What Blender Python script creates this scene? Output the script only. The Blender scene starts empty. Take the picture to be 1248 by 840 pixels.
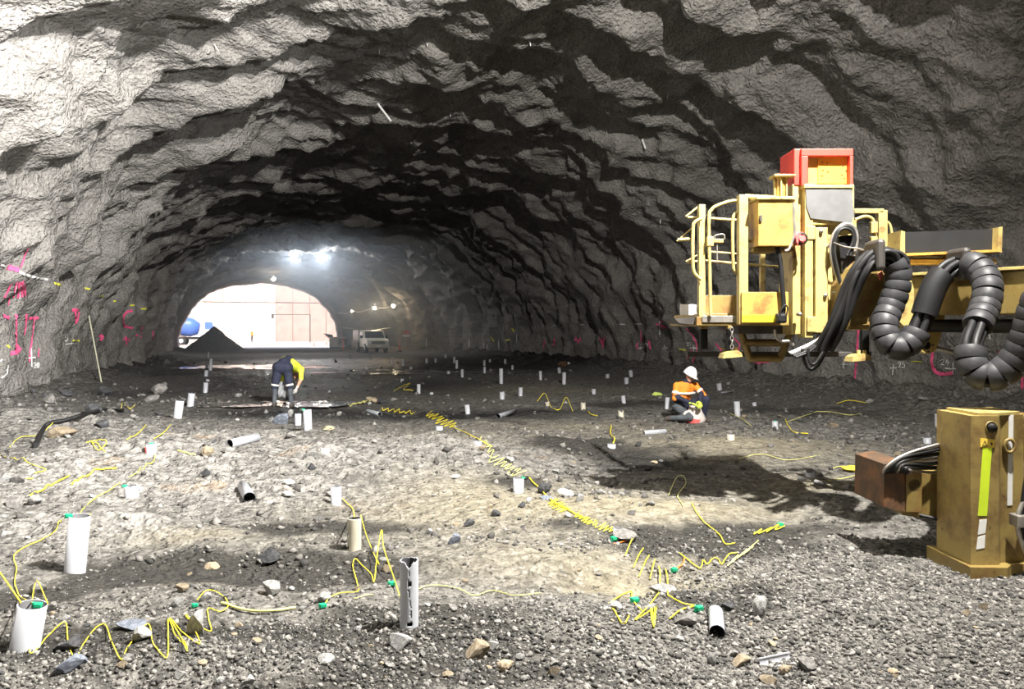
import bpy, bmesh, math, random
import numpy as np
from mathutils import Vector, Matrix
from mathutils.bvhtree import BVHTree

# ---------------------------------------------------------------- camera, world, sun, lights, exposure
SC = bpy.context.scene
COL = SC.collection
F = 901.0                      # focal length in pixels of the 1248 x 840 frame
HZ = 404.0                     # horizon row
EYE = 1.65
PSI = math.atan((624.0 - 320.0) / F)      # the camera looks to the right of the tunnel axis
CP, SP = math.cos(PSI), math.sin(PSI)
cd = bpy.data.cameras.new('camera'); cam = bpy.data.objects.new('camera', cd); COL.objects.link(cam)
cd.sensor_width = 36.0; cd.lens = F / 1248.0 * 36.0
cd.shift_y = -(420.0 - HZ) / 1248.0
cam.location = (0, 0, EYE); cam.rotation_euler = (math.pi / 2, 0, -PSI)
cd.clip_start = 0.05; cd.clip_end = 500
SC.camera = cam
SC.view_settings.view_transform = 'Standard'; SC.view_settings.look = 'None'
SC.view_settings.gamma = 1.0; SC.view_settings.use_curve_mapping = False
SC.view_settings.exposure = 0.0

def W(lat, dep, z=0.0):
    """camera-aligned floor coordinates (metres right of / ahead of the camera) to world"""
    return Vector((lat * CP + dep * SP, -lat * SP + dep * CP, z))

world = bpy.data.worlds.new('world'); SC.world = world; world.use_nodes = True
wn = world.node_tree.nodes; wl = world.node_tree.links
bg = wn['Background']
sky = wn.new('ShaderNodeTexSky'); sky.sky_type = 'NISHITA'; sky.sun_disc = False
sky.sun_elevation = math.radians(50); sky.sun_rotation = math.radians(200); sky.dust_density = 3.0
wl.new(sky.outputs['Color'], bg.inputs['Color']); bg.inputs['Strength'].default_value = 0.7

def lamp(name, kind, loc, power, color=(1, 1, 1), size=0.2, aim=None, spread=math.pi):
    l = bpy.data.lights.new(name, kind); o = bpy.data.objects.new(name, l); COL.objects.link(o)
    l.energy = power; l.color = color; o.location = loc
    if kind == 'AREA':
        l.shape = 'DISK'; l.size = size; l.spread = spread
    elif kind in ('POINT', 'SPOT'):
        l.shadow_soft_size = size
    if aim is not None:
        o.rotation_euler = (Vector(aim) - Vector(loc)).to_track_quat('-Z', 'Y').to_euler()
    return o
sun = lamp('sun', 'SUN', (0, 60, 40), 8.2, (1.0, 0.95, 0.88)); sun.data.angle = math.radians(0.5)
sun.rotation_euler = (math.radians(38), 0, math.radians(14))
KEY_L = Vector((3.3, 3.7, 7.35)); KEY = W(*KEY_L)        # flood lamp hung under the roof, above and right of the camera
KEY_A = Vector((-0.82, 0.50, -0.28))
lamp('unseen_floodlight_beam', 'AREA', KEY, 5300, (1.0, 0.965, 0.91), 0.20, KEY + W(*KEY_A))
FILL_L = Vector((3.9, 1.2, 3.3)); FILL = W(*FILL_L); FILL_A = Vector((-.88, .45, .42))        # added fill lamp, out of view, to brighten the left wall
lamp('added_fill_beam', 'AREA', FILL, 950, (1.0, 0.98, 0.96), 0.14, FILL + W(*FILL_A), math.radians(84))
LEFT_L = Vector((2.5, 3.3, 6.5)); LEFT = W(*LEFT_L); LEFT_A = Vector((-.90, .42, -.02))    # extra unseen flood, added to light the left wall from above
lamp('unseen_floodlight_beam', 'AREA', LEFT, 2700, (1.0, 0.98, 0.96), 0.16, LEFT + W(*LEFT_A), math.radians(100))

# ---------------------------------------------------------------- small helpers
R = random.Random(7)
def tag(o, label=None, cat=None, group=None, kind=None):
    if label: o['label'] = label
    if cat: o['category'] = cat
    if group: o['group'] = group
    if kind: o['kind'] = kind
    return o
def empty(name, loc, rz=0.0, label=None, cat=None, group=None):
    o = bpy.data.objects.new(name, None); COL.objects.link(o)
    o.location = loc; o.rotation_euler = (0, 0, rz); o.empty_display_size = 0.2
    return tag(o, label, cat, group)
def obj(name, me, mat=None, parent=None):
    o = bpy.data.objects.new(name, me); COL.objects.link(o)
    if mat is not None and len(me.materials) == 0: me.materials.append(mat)
    if parent is not None: o.parent = parent
    return o
def smooth(me, on=True):
    me.polygons.foreach_set('use_smooth', np.full(len(me.polygons), on)); return me

class MB:
    """collects shapes of ONE part; build() links them as one mesh object"""
    def __init__(s): s.v = []; s.f = []; s.sm = []; s.mi = []; s.cur = 0
    def add(s, vs, fs, sm=False):
        n = len(s.v); s.v += [tuple(v) for v in vs]
        for f in fs: s.f.append(tuple(i + n for i in f)); s.sm.append(sm); s.mi.append(s.cur)
        return s
    def box(s, a, b, bev=0.0, M=None):
        x0, y0, z0 = [min(p, q) for p, q in zip(a, b)]; x1, y1, z1 = [max(p, q) for p, q in zip(a, b)]
        e = min(bev, 0.45 * min(x1 - x0, y1 - y0, z1 - z0))
        if e <= 0:
            vs = [(x, y, z) for x in (x0, x1) for y in (y0, y1) for z in (z0, z1)]
            fs = [(0, 1, 3, 2), (4, 6, 7, 5), (0, 4, 5, 1), (2, 3, 7, 6), (0, 2, 6, 4), (1, 5, 7, 3)]
        else:
            bm = bmesh.new()
            r = bmesh.ops.create_cube(bm, size=1.0)
            bmesh.ops.scale(bm, vec=(x1 - x0, y1 - y0, z1 - z0), verts=bm.verts)
            bmesh.ops.translate(bm, vec=((x0 + x1) / 2, (y0 + y1) / 2, (z0 + z1) / 2), verts=bm.verts)
            bmesh.ops.bevel(bm, geom=bm.edges[:], offset=e, segments=2, profile=0.5, affect='EDGES')
            bm.verts.index_update()
            vs = [tuple(v.co) for v in bm.verts]; fs = [tuple(v.index for v in f.verts) for f in bm.faces]; bm.free()
        if M is not None: vs = [tuple(M @ Vector(v)) for v in vs]
        return s.add(vs, fs)
    def prism(s, poly, d0, d1, axis='y', M=None):
        """extrude a 2-D outline (x,z) along y, (x,y) along z or (y,z) along x"""
        n = len(poly); vs = []
        for d in (d0, d1):
            for p, q in poly:
                vs.append((p, d, q) if axis == 'y' else (p, q, d) if axis == 'z' else (d, p, q))
        fs = [tuple(range(n)), tuple(range(2 * n - 1, n - 1, -1))]
        fs += [(i, (i + 1) % n, n + (i + 1) % n, n + i) for i in range(n)]
        if M is not None: vs = [tuple(M @ Vector(v)) for v in vs]
        return s.add(vs, fs)
    def tube(s, pts, r, n=8, closed=False, caps=True, rs=None, flat=None):
        pts = [Vector(p) for p in pts]; m = len(pts); rings = []; up = None
        for i, p in enumerate(pts):
            if closed: t = pts[(i + 1) % m] - pts[i - 1]
            else: t = pts[min(i + 1, m - 1)] - pts[max(i - 1, 0)]
            if t.length < 1e-9: t = Vector((0, 0, 1))
            t.normalize()
            if up is None:
                up = Vector((0, 0, 1)) if abs(t.z) < 0.9 else Vector((1, 0, 0))
            up = (up - t * up.dot(t))
            if up.length < 1e-6: up = t.orthogonal()
            up.normalize(); sd = t.cross(up)
            rr = rs[i] if rs is not None else r
            rings.append([p + (up * math.cos(2 * math.pi * k / n) + sd * math.sin(2 * math.pi * k / n)) * rr for k in range(n)])
        vs = [v for ring in rings for v in ring]; fs = []
        for i in range(m if closed else m - 1):
            a = i * n; b = ((i + 1) % m) * n
            for k in range(n):
                fs.append((a + k, a + (k + 1) % n, b + (k + 1) % n, b + k))
        s.add(vs, fs, True)
        if caps and not closed:
            s.add(rings[0], [tuple(range(n - 1, -1, -1))]); s.add(rings[-1], [tuple(range(n))])
        return s
    def cyl(s, a, b, r, n=16, r2=None, caps=True):
        return s.tube([a, b], r, n, caps=caps, rs=[r, r if r2 is None else r2])
    def lathe(s, prof, c=(0, 0, 0), n=20, axis='z', sm=True):
        """revolve (radius, height) points about an axis through c"""
        vs = []
        for r, h in prof:
            for k in range(n):
                a = 2 * math.pi * k / n; x, y = r * math.cos(a), r * math.sin(a)
                p = (x, y, h) if axis == 'z' else (x, h, y) if axis == 'y' else (h, x, y)
                vs.append((p[0] + c[0], p[1] + c[1], p[2] + c[2]))
        fs = [(i * n + k, i * n + (k + 1) % n, (i + 1) * n + (k + 1) % n, (i + 1) * n + k) for i in range(len(prof) - 1) for k in range(n)]
        return s.add(vs, fs, sm)
    def mat(s, i): s.cur = i; return s
    def mesh(s, name, mats=None):
        me = bpy.data.meshes.new(name); me.from_pydata(s.v, [], s.f)
        me.polygons.foreach_set('use_smooth', np.array(s.sm, dtype=bool))
        if mats is not None:
            for m in (mats if isinstance(mats, (list, tuple)) else [mats]): me.materials.append(m)
            me.polygons.foreach_set('material_index', np.array(s.mi, dtype=np.int32))
        bm = bmesh.new(); bm.from_mesh(me); bmesh.ops.recalc_face_normals(bm, faces=bm.faces[:]); bm.to_mesh(me); bm.free()
        return me
    def build(s, name, mats, parent=None):
        return obj(name, s.mesh(name, mats), None, parent)

def catmull(pts, k=6):
    P = [Vector(p) for p in pts]
    if len(P) < 3: return P
    P = [P[0] * 2 - P[1]] + P + [P[-1] * 2 - P[-2]]; out = []
    for i in range(1, len(P) - 2):
        for j in range(k):
            t = j / k; a, b, c, d = P[i - 1], P[i], P[i + 1], P[i + 2]
            out.append(0.5 * ((2 * b) + (c - a) * t + (2 * a - 5 * b + 4 * c - d) * t * t + (3 * b - a - 3 * c + d) * t * t * t))
    out.append(P[-2]); return out

# ---------------------------------------------------------------- noise (numpy)
_rs = np.random.RandomState(11)
_perm = np.concatenate([_rs.permutation(256)] * 3).astype(np.int32)
_grad = _rs.normal(size=(256, 3)); _grad /= np.linalg.norm(_grad, axis=1)[:, None]
def perlin(x, y, z):
    x = np.asarray(x, float); y = np.asarray(y, float); z = np.asarray(z, float)
    x, y, z = np.broadcast_arrays(x, y, z)
    xi = np.floor(x).astype(np.int64); yi = np.floor(y).astype(np.int64); zi = np.floor(z).astype(np.int64)
    fx, fy, fz = x - xi, y - yi, z - zi
    u, v, w = [t * t * t * (t * (t * 6 - 15) + 10) for t in (fx, fy, fz)]
    def g(a, b, c):
        h = _perm[_perm[_perm[(xi + a) & 255] + ((yi + b) & 255)] + ((zi + c) & 255)] & 255
        G = _grad[h]
        return G[..., 0] * (fx - a) + G[..., 1] * (fy - b) + G[..., 2] * (fz - c)
    def lerp(a, b, t): return a + (b - a) * t
    return 1.6 * lerp(lerp(lerp(g(0, 0, 0), g(1, 0, 0), u), lerp(g(0, 1, 0), g(1, 1, 0), u), v),
                      lerp(lerp(g(0, 0, 1), g(1, 0, 1), u), lerp(g(0, 1, 1), g(1, 1, 1), u), v), w)
def sstep(a, b, x):
    t = np.clip((np.asarray(x, float) - a) / (b - a), 0, 1); return t * t * (3 - 2 * t)

# ---------------------------------------------------------------- materials
def new_mat(name):
    m = bpy.data.materials.new(name); m.use_nodes = True
    return m, m.node_tree.nodes, m.node_tree.links, m.node_tree.nodes['Principled BSDF']
def mixc(nt, fac, a, b, mode='MIX'):
    n = nt.nodes.new('ShaderNodeMix'); n.data_type = 'RGBA'; n.blend_type = mode
    for sock, val in ((n.inputs[0], fac), (n.inputs[6], a), (n.inputs[7], b)):
        if hasattr(val, 'links') or isinstance(val, bpy.types.NodeSocket): nt.links.new(val, sock)
        elif isinstance(val, (int, float)): sock.default_value = val
        else: sock.default_value = (val[0], val[1], val[2], 1)
    return n.outputs[2]
def math_n(nt, op, a, b=None, clamp=False):
    n = nt.nodes.new('ShaderNodeMath'); n.operation = op; n.use_clamp = clamp
    for sock, val in ((n.inputs[0], a), (n.inputs[1], b)):
        if val is None: continue
        if isinstance(val, bpy.types.NodeSocket): nt.links.new(val, sock)
        else: sock.default_value = val
    return n.outputs[0]
def noise_n(nt, co, scale, detail=4, rough=0.55, dist=0.0):
    n = nt.nodes.new('ShaderNodeTexNoise'); n.inputs['Scale'].default_value = scale; n.inputs['Detail'].default_value = detail
    n.inputs['Roughness'].default_value = rough; n.inputs['Distortion'].default_value = dist
    nt.links.new(co, n.inputs['Vector']); return n.outputs[0]
def ramp_n(nt, fac, lo, hi):
    n = nt.nodes.new('ShaderNodeMapRange'); n.inputs[1].default_value = lo; n.inputs[2].default_value = hi
    n.interpolation_type = 'SMOOTHSTEP'; nt.links.new(fac, n.inputs[0]); return n.outputs[0]
def coords(nt, kind='Object'):
    return nt.nodes.new('ShaderNodeTexCoord').outputs[kind]
def bump_n(nt, h, strength, dist, prev=None):
    n = nt.nodes.new('ShaderNodeBump'); n.inputs['Strength'].default_value = strength; n.inputs['Distance'].default_value = dist
    nt.links.new(h, n.inputs['Height'])
    if prev is not None: nt.links.new(prev, n.inputs['Normal'])
    return n.outputs[0]
_cache = {}
def plain(name, col, rough=0.6, metal=0.0, var=0.12, scale=6.0, spec=None, bump=0.0):
    """painted / plastic surface with slight mottling"""
    if name in _cache: return _cache[name]
    m, n, l, b = new_mat(name); nt = m.node_tree
    co = coords(nt); f = noise_n(nt, co, scale, 5)
    c = mixc(nt, ramp_n(nt, f, 0.3, 0.7), [x * (1 - var) for x in col], [min(1, x * (1 + var)) for x in col])
    l.new(c, b.inputs['Base Color']); b.inputs['Roughness'].default_value = rough; b.inputs['Metallic'].default_value = metal
    if spec is not None: b.inputs['Specular IOR Level'].default_value = spec
    if bump: l.new(bump_n(nt, noise_n(nt, co, scale * 6, 4), bump, 0.01), b.inputs['Normal'])
    _cache[name] = m; return m
def worn(name, col, rust=(0.16, 0.07, 0.025), amount=0.45, rough=0.5, scale=7.0):
    """worn machine paint: streaked dirt, chips and rust"""
    if name in _cache: return _cache[name]
    m, n, l, b = new_mat(name); nt = m.node_tree
    co = coords(nt)
    f1 = noise_n(nt, co, scale, 8, 0.65); f2 = noise_n(nt, co, scale * 5, 6, 0.7); f3 = noise_n(nt, co, 1.7, 3)
    c = mixc(nt, ramp_n(nt, f3, 0.3, 0.7), col, [x * 0.72 for x in col])
    c = mixc(nt, math_n(nt, 'MULTIPLY', ramp_n(nt, f1, 0.60 - 0.20 * amount, 0.70 - 0.06 * amount), 0.75), c, rust)
    c = mixc(nt, ramp_n(nt, f2, 0.64 - .03 * amount, 0.70), c, [x * 0.25 for x in rust])
    l.new(c, b.inputs['Base Color']); b.inputs['Roughness'].default_value = rough
    l.new(bump_n(nt, f2, 0.15, 0.004), b.inputs['Normal'])
    _cache[name] = m; return m
def emit(name, col, strength):
    if name in _cache: return _cache[name]
    m, n, l, b = new_mat(name)
    b.inputs['Base Color'].default_value = (*col, 1); b.inputs['Emission Color'].default_value = (*col, 1)
    b.inputs['Emission Strength'].default_value = strength
    _cache[name] = m; return m

# sprayed concrete lining
mat_lining, n_, l_, b_ = new_mat('sprayed_concrete'); nt = mat_lining.node_tree
co = coords(nt)
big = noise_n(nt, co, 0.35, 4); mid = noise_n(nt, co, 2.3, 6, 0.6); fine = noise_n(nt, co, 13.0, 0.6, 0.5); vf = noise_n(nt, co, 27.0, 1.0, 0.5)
c = mixc(nt, ramp_n(nt, big, 0.32, 0.68), (0.155, 0.147, 0.136), (0.225, 0.215, 0.20))
c = mixc(nt, ramp_n(nt, mid, 0.52, 0.78), c, (0.125, 0.12, 0.112))
c = mixc(nt, math_n(nt, 'MULTIPLY', ramp_n(nt, vf, 0.52, 0.68), 0.5), c, (0.06, 0.057, 0.053)); c = mixc(nt, math_n(nt, 'MULTIPLY', ramp_n(nt, fine, 0.52, 0.70), 0.25), c, (0.33, 0.315, 0.29))  # aggregate speckle, also standing in for the shading of the grain
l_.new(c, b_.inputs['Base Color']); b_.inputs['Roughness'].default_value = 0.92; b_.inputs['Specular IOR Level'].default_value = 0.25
nb = bump_n(nt, fine, 1.0, 0.055); nb = bump_n(nt, vf, 1.0, 0.030, nb)
l_.new(nb, b_.inputs['Normal'])

# excavated floor: crushed rock, mud, wet stains, tan dust
mat_floor, n_, l_, b_ = new_mat('blasted_rock_floor'); nt = mat_floor.node_tree
co = coords(nt)
def attr(name):
    a = nt.nodes.new('ShaderNodeAttribute'); a.attribute_name = name; return a.outputs['Fac']
a_mud, a_tan, a_wet, a_rock = attr('mud'), attr('tan'), attr('wet'), attr('rock')
n1 = noise_n(nt, co, 1.4, 8, 0.65); n2 = noise_n(nt, co, 9.0, 8, 0.7); n3 = noise_n(nt, co, 38.0, 6, 0.7)
vor = nt.nodes.new('ShaderNodeTexVoronoi'); vor.inputs['Scale'].default_value = 34.0; l_.new(co, vor.inputs['Vector'])
vor2 = nt.nodes.new('ShaderNodeTexVoronoi'); vor2.inputs['Scale'].default_value = 85.0; l_.new(co, vor2.inputs['Vector'])
c = mixc(nt, ramp_n(nt, n2, 0.35, 0.68), (0.05, 0.048, 0.044), (0.165, 0.157, 0.142))
c = mixc(nt, a_tan, c, mixc(nt, ramp_n(nt, n2, 0.3, 0.7), (0.115, 0.10, 0.068), (0.25, 0.225, 0.16)))
c = mixc(nt, a_rock, c, mixc(nt, ramp_n(nt, n2, 0.36, 0.66), (0.085, 0.081, 0.075), (0.235, 0.225, 0.207)))
chip = math_n(nt, 'MULTIPLY', ramp_n(nt, vor.outputs['Color'], 0.76, 0.82), 0.3)
c = mixc(nt, chip, c, (0.33, 0.315, 0.29))
mudf = ramp_n(nt, math_n(nt, 'ADD', a_mud, math_n(nt, 'MULTIPLY', math_n(nt, 'SUBTRACT', n1, 0.5), 1.1)), 0.22, 0.62)
c = mixc(nt, mudf, c, mixc(nt, ramp_n(nt, n3, 0.35, 0.75), (0.016, 0.015, 0.013), (0.06, 0.056, 0.048)))
c = mixc(nt, math_n(nt, 'MULTIPLY', a_wet, 0.94), c, (0.014, 0.014, 0.015))
rs_ = noise_n(nt, co, 0.8, 5); c = mixc(nt, math_n(nt, 'MULTIPLY', ramp_n(nt, rs_, 0.60, 0.72), math_n(nt, 'MULTIPLY', a_rock, 0.4)), c, (0.36, 0.22, 0.10))
l_.new(c, b_.inputs['Base Color'])
ro = nt.nodes.new('ShaderNodeMapRange'); ro.inputs[3].default_value = 0.93; ro.inputs[4].default_value = 0.42; l_.new(a_wet, ro.inputs[0])
l_.new(ro.outputs[0], b_.inputs['Roughness']); b_.inputs['Specular IOR Level'].default_value = 0.3
hb1 = noise_n(nt, co, 6.5, 2.0, 0.55); hb2 = noise_n(nt, co, 21.0, 1.0, 0.5)
nb = bump_n(nt, hb1, 1.0, 0.10); nb = bump_n(nt, hb2, 1.0, 0.035, nb); nb = bump_n(nt, vor.outputs['Distance'], 0.6, 0.014, nb)
l_.new(nb, b_.inputs['Normal'])

# ---------------------------------------------------------------- tunnel lining
KY = [-16, 0, 20, 48, 60, 75, 90]
def prof(Y):
    xl = np.interp(Y, KY, [-5.6, -5.7, -5.8, -6.3, -7.0, -7.8, -7.8])
    xr = np.interp(Y, KY, [14.0, 14.4, 15.0, 15.4, 13.2, 7.6, 7.6])
    zc = np.interp(Y, KY, [8.5, 8.5, 8.6, 8.6, 8.2, 6.7, 6.7])
    return xl, xr, zc
def lining(Y, th):
    """Y along the tunnel, th from pi (left foot) over pi/2 (crown) to 0 (right foot) -> xyz"""
    Y = np.asarray(Y, float); th = np.asarray(th, float)
    xl, xr, zc = prof(Y); xc = (xl + xr) / 2; hw = (xr - xl) / 2
    cs, sn = np.cos(th), np.sin(th)
    x = xc + hw * np.sign(cs) * np.abs(cs) ** 0.88; z = zc * np.abs(sn) ** 0.90
    foot = sstep(0.0, 0.05, sn)
    z = np.where(sn <= 0.0, 12.0 * sn, z)             # the feet run straight down below the floor
    dx, dz = xc - x, 0.30 * zc - z; dz = np.where(z < 0.30 * zc, dz * 0.15, dz)
    L = np.sqrt(dx * dx + dz * dz) + 1e-6; dx, dz = dx / L, dz / L
    q = np.arctan2(z, x - xc) * 9.0                   # about metres along the arch
    # blasting rounds: each swells inward, then steps back out
    p = Y / 2.15 + 0.55 * perlin(q * 0.16, Y * 0.10, 3.1) + 0.22 * perlin(q * 0.55, Y * 0.4, 8.7)
    k = np.floor(p); fr = p - k
    amp = (0.5 + 0.5 * sstep(6, 22, Y)) * (0.10 + 0.34 * np.abs(perlin(k * 1.37 + 0.5, q * 0.22, 21.3)) * 1.6 + 0.10 * perlin(q * 0.5, k * 0.7, 5.5))
    saw = np.where(fr < 0.70, sstep(0.0, 0.70, fr) * 0.5 + fr / 0.70 * 0.5, 1 - sstep(0.70, 1.0, fr))
    wx, wy, wz = x, Y, z
    lump = 0.62 * perlin(wx * 0.36, wy * 0.50, wz * 0.36 + 40)
    bil = 0.48 * (0.42 - np.abs(perlin(wx * 0.75 + 9, wy * 0.9, wz * 0.75)))
    md = 0.17 * perlin(wx * 1.6, wy * 2.0, wz * 1.6) - 0.07 * np.abs(perlin(wx * 2.8, wy * 3.2, wz * 2.8 + 7))
    sm = 0.045 * perlin(wx * 5.3, wy * 5.3, wz * 5.3) + 0.030 * perlin(wx * 9.5, wy * 9.5, wz * 9.5)
    near = 1 - sstep(8, 20, Y); lump = lump * (1 + .3 * near); bil = bil * (1 - .4 * near); md = md * (1 - .45 * near)
    low = 0.35 + 0.65 * sstep(0.4, 3.2, z)            # calmer near the feet
    fade = 1 - 0.65 * sstep(56, 72, Y)
    low2 = 0.85 + 0.15 * low; left = 1 + 0.45 * sstep(0.2, 0.8, -cs) * (1 - sstep(2.0, 5.0, z))
    d = (amp * saw * 1.25 * low2 * left + (lump + bil) * low) * fade + (md * (0.5 + 0.5 * low) + sm) * fade
    return np.stack([x + dx * d, Y + 0.0 * d, z + dz * d], -1)
def spaced(breaks):
    out = [breaks[0][0]]
    for (a, st0), (b, st1) in zip(breaks[:-1], breaks[1:]):
        y = a
        while y < b - 1e-6:
            t = (y - a) / (b - a); y = y + st0 + (st1 - st0) * t; out.append(min(y, b))
    return np.array(out)
LY = spaced([(-15, .5), (0, .25), (3, .06), (22, .075), (40, .13), (75, .26)])
NT = 520
TH = np.concatenate([np.linspace(math.pi + 0.06, math.pi, 4)[:-1], np.linspace(math.pi, 0, NT), np.linspace(0, -0.06, 4)[1:]])
LV = lining(LY[:, None], TH[None, :])
def grid_mesh(name, V, mat):
    ny, nx = V.shape[:2]; me = bpy.data.meshes.new(name)
    idx = np.arange(ny * nx).reshape(ny, nx)
    q = np.stack([idx[:-1, :-1], idx[:-1, 1:], idx[1:, 1:], idx[1:, :-1]], -1).reshape(-1, 4)
    me.vertices.add(ny * nx); me.vertices.foreach_set('co', V.reshape(-1).astype(np.float32))
    me.loops.add(q.size); me.loops.foreach_set('vertex_index', q.reshape(-1).astype(np.int32))
    me.polygons.add(len(q)); me.polygons.foreach_set('loop_start', np.arange(0, q.size, 4, dtype=np.int32))
    me.polygons.foreach_set('loop_total', np.full(len(q), 4, dtype=np.int32))
    me.update(calc_edges=True); smooth(me); me.materials.append(mat)
    return me
def grid_bvh(V):
    ny, nx = V.shape[:2]; idx = np.arange(ny * nx).reshape(ny, nx)
    q = np.stack([idx[:-1, :-1], idx[:-1, 1:], idx[1:, 1:], idx[1:, :-1]], -1).reshape(-1, 4)
    return BVHTree.FromPolygons(V.reshape(-1, 3).tolist(), q.tolist(), all_triangles=False)
iA = 3 + int(NT * 0.27); iB = 3 + int(NT * 0.73)
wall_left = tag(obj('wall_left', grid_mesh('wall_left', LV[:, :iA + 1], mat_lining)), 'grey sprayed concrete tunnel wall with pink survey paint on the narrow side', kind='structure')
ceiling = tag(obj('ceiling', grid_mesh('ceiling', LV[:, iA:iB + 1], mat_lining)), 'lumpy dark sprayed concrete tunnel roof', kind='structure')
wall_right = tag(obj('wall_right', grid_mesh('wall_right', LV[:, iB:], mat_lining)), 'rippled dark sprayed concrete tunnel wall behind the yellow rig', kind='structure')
# blind end behind the camera
ring = LV[0]; cen = np.array([ring[:, 0].mean(), -15.0, 3.0])
EV = np.stack([cen + (ring - cen) * t + np.stack([0 * ring[:, 0], 0.5 * perlin((cen + (ring - cen) * t)[:, 0] * .5, (cen + (ring - cen) * t)[:, 2] * .5, 4.0) * (1 - t) * 2, 0 * ring[:, 0]], -1) for t in np.linspace(0.001, 1, 14)])
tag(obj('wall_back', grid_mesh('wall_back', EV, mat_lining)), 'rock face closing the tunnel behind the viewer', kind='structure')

# ---------------------------------------------------------------- floor
def gp(px, py, z=0.0):
    d = (EYE - z) * F / (py - HZ); return W((px - 624.0) / F * d, d, z)
# mounds and hollows: image point on the ground, half width, half depth, height
MOUNDS = [(240, 540, 1.6, 1.2, .16), (470, 560, 1.7, 1.5, .20), (110, 560, 1.2, 1.0, .10), (90, 640, .7, .35, .07), (640, 535, 1.5, 1.2, .10),
          (270, 680, .75, .38, -.10), (400, 690, .6, .35, -.06), (430, 500, 3.0, 1.6, -.10), (800, 560, 1.0, .8, -.10), (900, 545, 1.4, 1.0, .10),
          (640, 620, 1.2, .7, .05), (790, 700, .5, .3, -.07), (700, 760, 1.2, .35, .05), (250, 800, .8, .2, .03), (960, 700, .7, .5, .06), (1080, 760, .7, .5, .05),
          (40, 520, 1.5, 1.0, .25), (300, 470, 2, 2, -.06), (650, 470, 2.2, 2.0, .10), (1050, 610, .8, .5, .09), (640, 680, .6, .3, .04)]
BLOBS = {   # same, last number = strength
    'mud': [(280, 680, .95, .42, 1), (420, 690, .6, .35, .8), (150, 690, .5, .3, .7), (60, 790, .6, .2, .8), (250, 770, .9, .2, .8), (520, 790, .9, .22, .75), (560, 750, .5, .2, .5), (400, 560, .6, .3, .0),
            (450, 640, .6, .25, .55), (700, 545, .9, .5, .8), (620, 515, .7, .4, .5), (800, 560, 1.0, .9, .6), (860, 660, .9, .5, .8), (880, 730, .5, .3, .8), (560, 820, .8, .12, .7), (330, 840, 1.0, .12, .5),
            (40, 725, .5, .25, .8), (680, 640, .3, .2, .5), (770, 490, 2, .8, .6), (450, 590, .5, .3, .35), (340, 640, .6, .2, .5), (950, 500, 3, 1.5, .55), (630, 590, .5, .4, .6), (990, 640, .8, .3, .5), (480, 745, .5, .2, .6)],
    'tan': [(640, 620, 1.6, .9, .75), (560, 590, 1.2, .8, .6), (900, 545, 1.8, 1.2, .9), (850, 620, 1.0, .5, .7), (780, 710, .55, .28, 1), (230, 650, .5, .2, .6), (520, 540, 1.5, 1, .5), (720, 520, 2, 1, .55), (1000, 590, 1.2, .6, .8), (700, 680, .9, .4, .5), (650, 475, 2.5, 1.6, .5), (230, 700, .5, .15, .5)],
    'wet': [(420, 470, 5.5, 4.0, 1), (330, 500, 1.6, 1.3, .9), (470, 500, 2.2, 1.2, .9), (600, 505, 1.6, .7, .9), (560, 440, 16, 7, 1), (300, 455, 5, 3, .9), (330, 445, 9, 6, .8), (700, 445, 9, 5, .7), (790, 560, .9, .55, .5), (690, 500, 1.4, .4, .6), (150, 480, 1.2, 1.2, .5), (270, 690, .5, .2, .3)],
    'rock': [(240, 545, 2.0, 1.5, 1), (470, 560, 2.0, 1.6, .9), (110, 580, 1.3, 1.2, 1), (100, 640, .8, .4, .9), (330, 600, 1.2, .7, .8), (40, 520, 2, 1.5, .6), (1000, 520, 2.5, 1.5, .5), (680, 560, 1.0, .6, .4), (390, 545, 1, .8, .6), (150, 520, 2, 1, .5)],
}
def blobfield(x, y, L, wob=0.35):
    out = np.zeros(np.broadcast(x, y).shape)
    wx = wob * perlin(x * 1.3, y * 1.3, 2.2) + 0.5 * wob * perlin(x * 3.1, y * 3.1, 5.2)
    for px, py, rw, rd, h in L:
        c = gp(px, py); dx, dy = x - c.x, y - c.y
        la = (dx * CP - dy * SP) / rw; de = (dx * SP + dy * CP) / rd
        out = out + h * np.exp(-((la * la + de * de) * (1 + wx)) ** 1.0)
    return out
def floor_z(x, y):
    x = np.asarray(x, float); y = np.asarray(y, float)
    xl, xr, zc = prof(y)
    rockm = np.clip(blobfield(x, y, BLOBS['rock']), 0, 1)
    z = blobfield(x, y, MOUNDS, 0.25)
    d = np.sqrt(x * x + y * y)
    z = z + 0.05 * perlin(x * 0.5, y * 0.5, 1.0) + 0.045 * perlin(x * 1.4, y * 1.4, 2.0) + 0.022 * perlin(x * 3.3, y * 3.3, 12.0)
    # ledgy broken bedrock
    s = 0.9 * x - 0.45 * y
    led = np.abs(perlin(x * 1.1 + s * .5, y * 2.6, 7.0)); led2 = np.abs(perlin(x * 2.7, y * 6.0, 3.0))
    z = z + rockm * (0.12 * (led - 0.3) + 0.06 * (led2 - 0.25)) + (0.25 + 0.75 * rockm) * (0.028 * perlin(x * 4.7, y * 6.7, 6.0) + 0.020 * perlin(x * 11, y * 13, 6.5) + 0.012 * perlin(x * 24, y * 26, 1.5))
    z = z + 0.006 * perlin(x * 45, y * 45, 0.5)
    # rough berms along the wall feet
    bl = 1 - sstep(0.2, 2.6, x - xl); br = 1 - sstep(0.2, 3.4, xr - x)
    rough = 1 + 1.0 * perlin(x * 1.2, y * 1.2, 14.0) + 0.6 * np.abs(perlin(x * 3, y * 3, 4.0))
    z = z + 0.22 * bl * rough + 0.30 * br * rough
    z = np.where(y > 70, z * (1 - sstep(70, 76, y)), z)
    return z - 0.02
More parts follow.
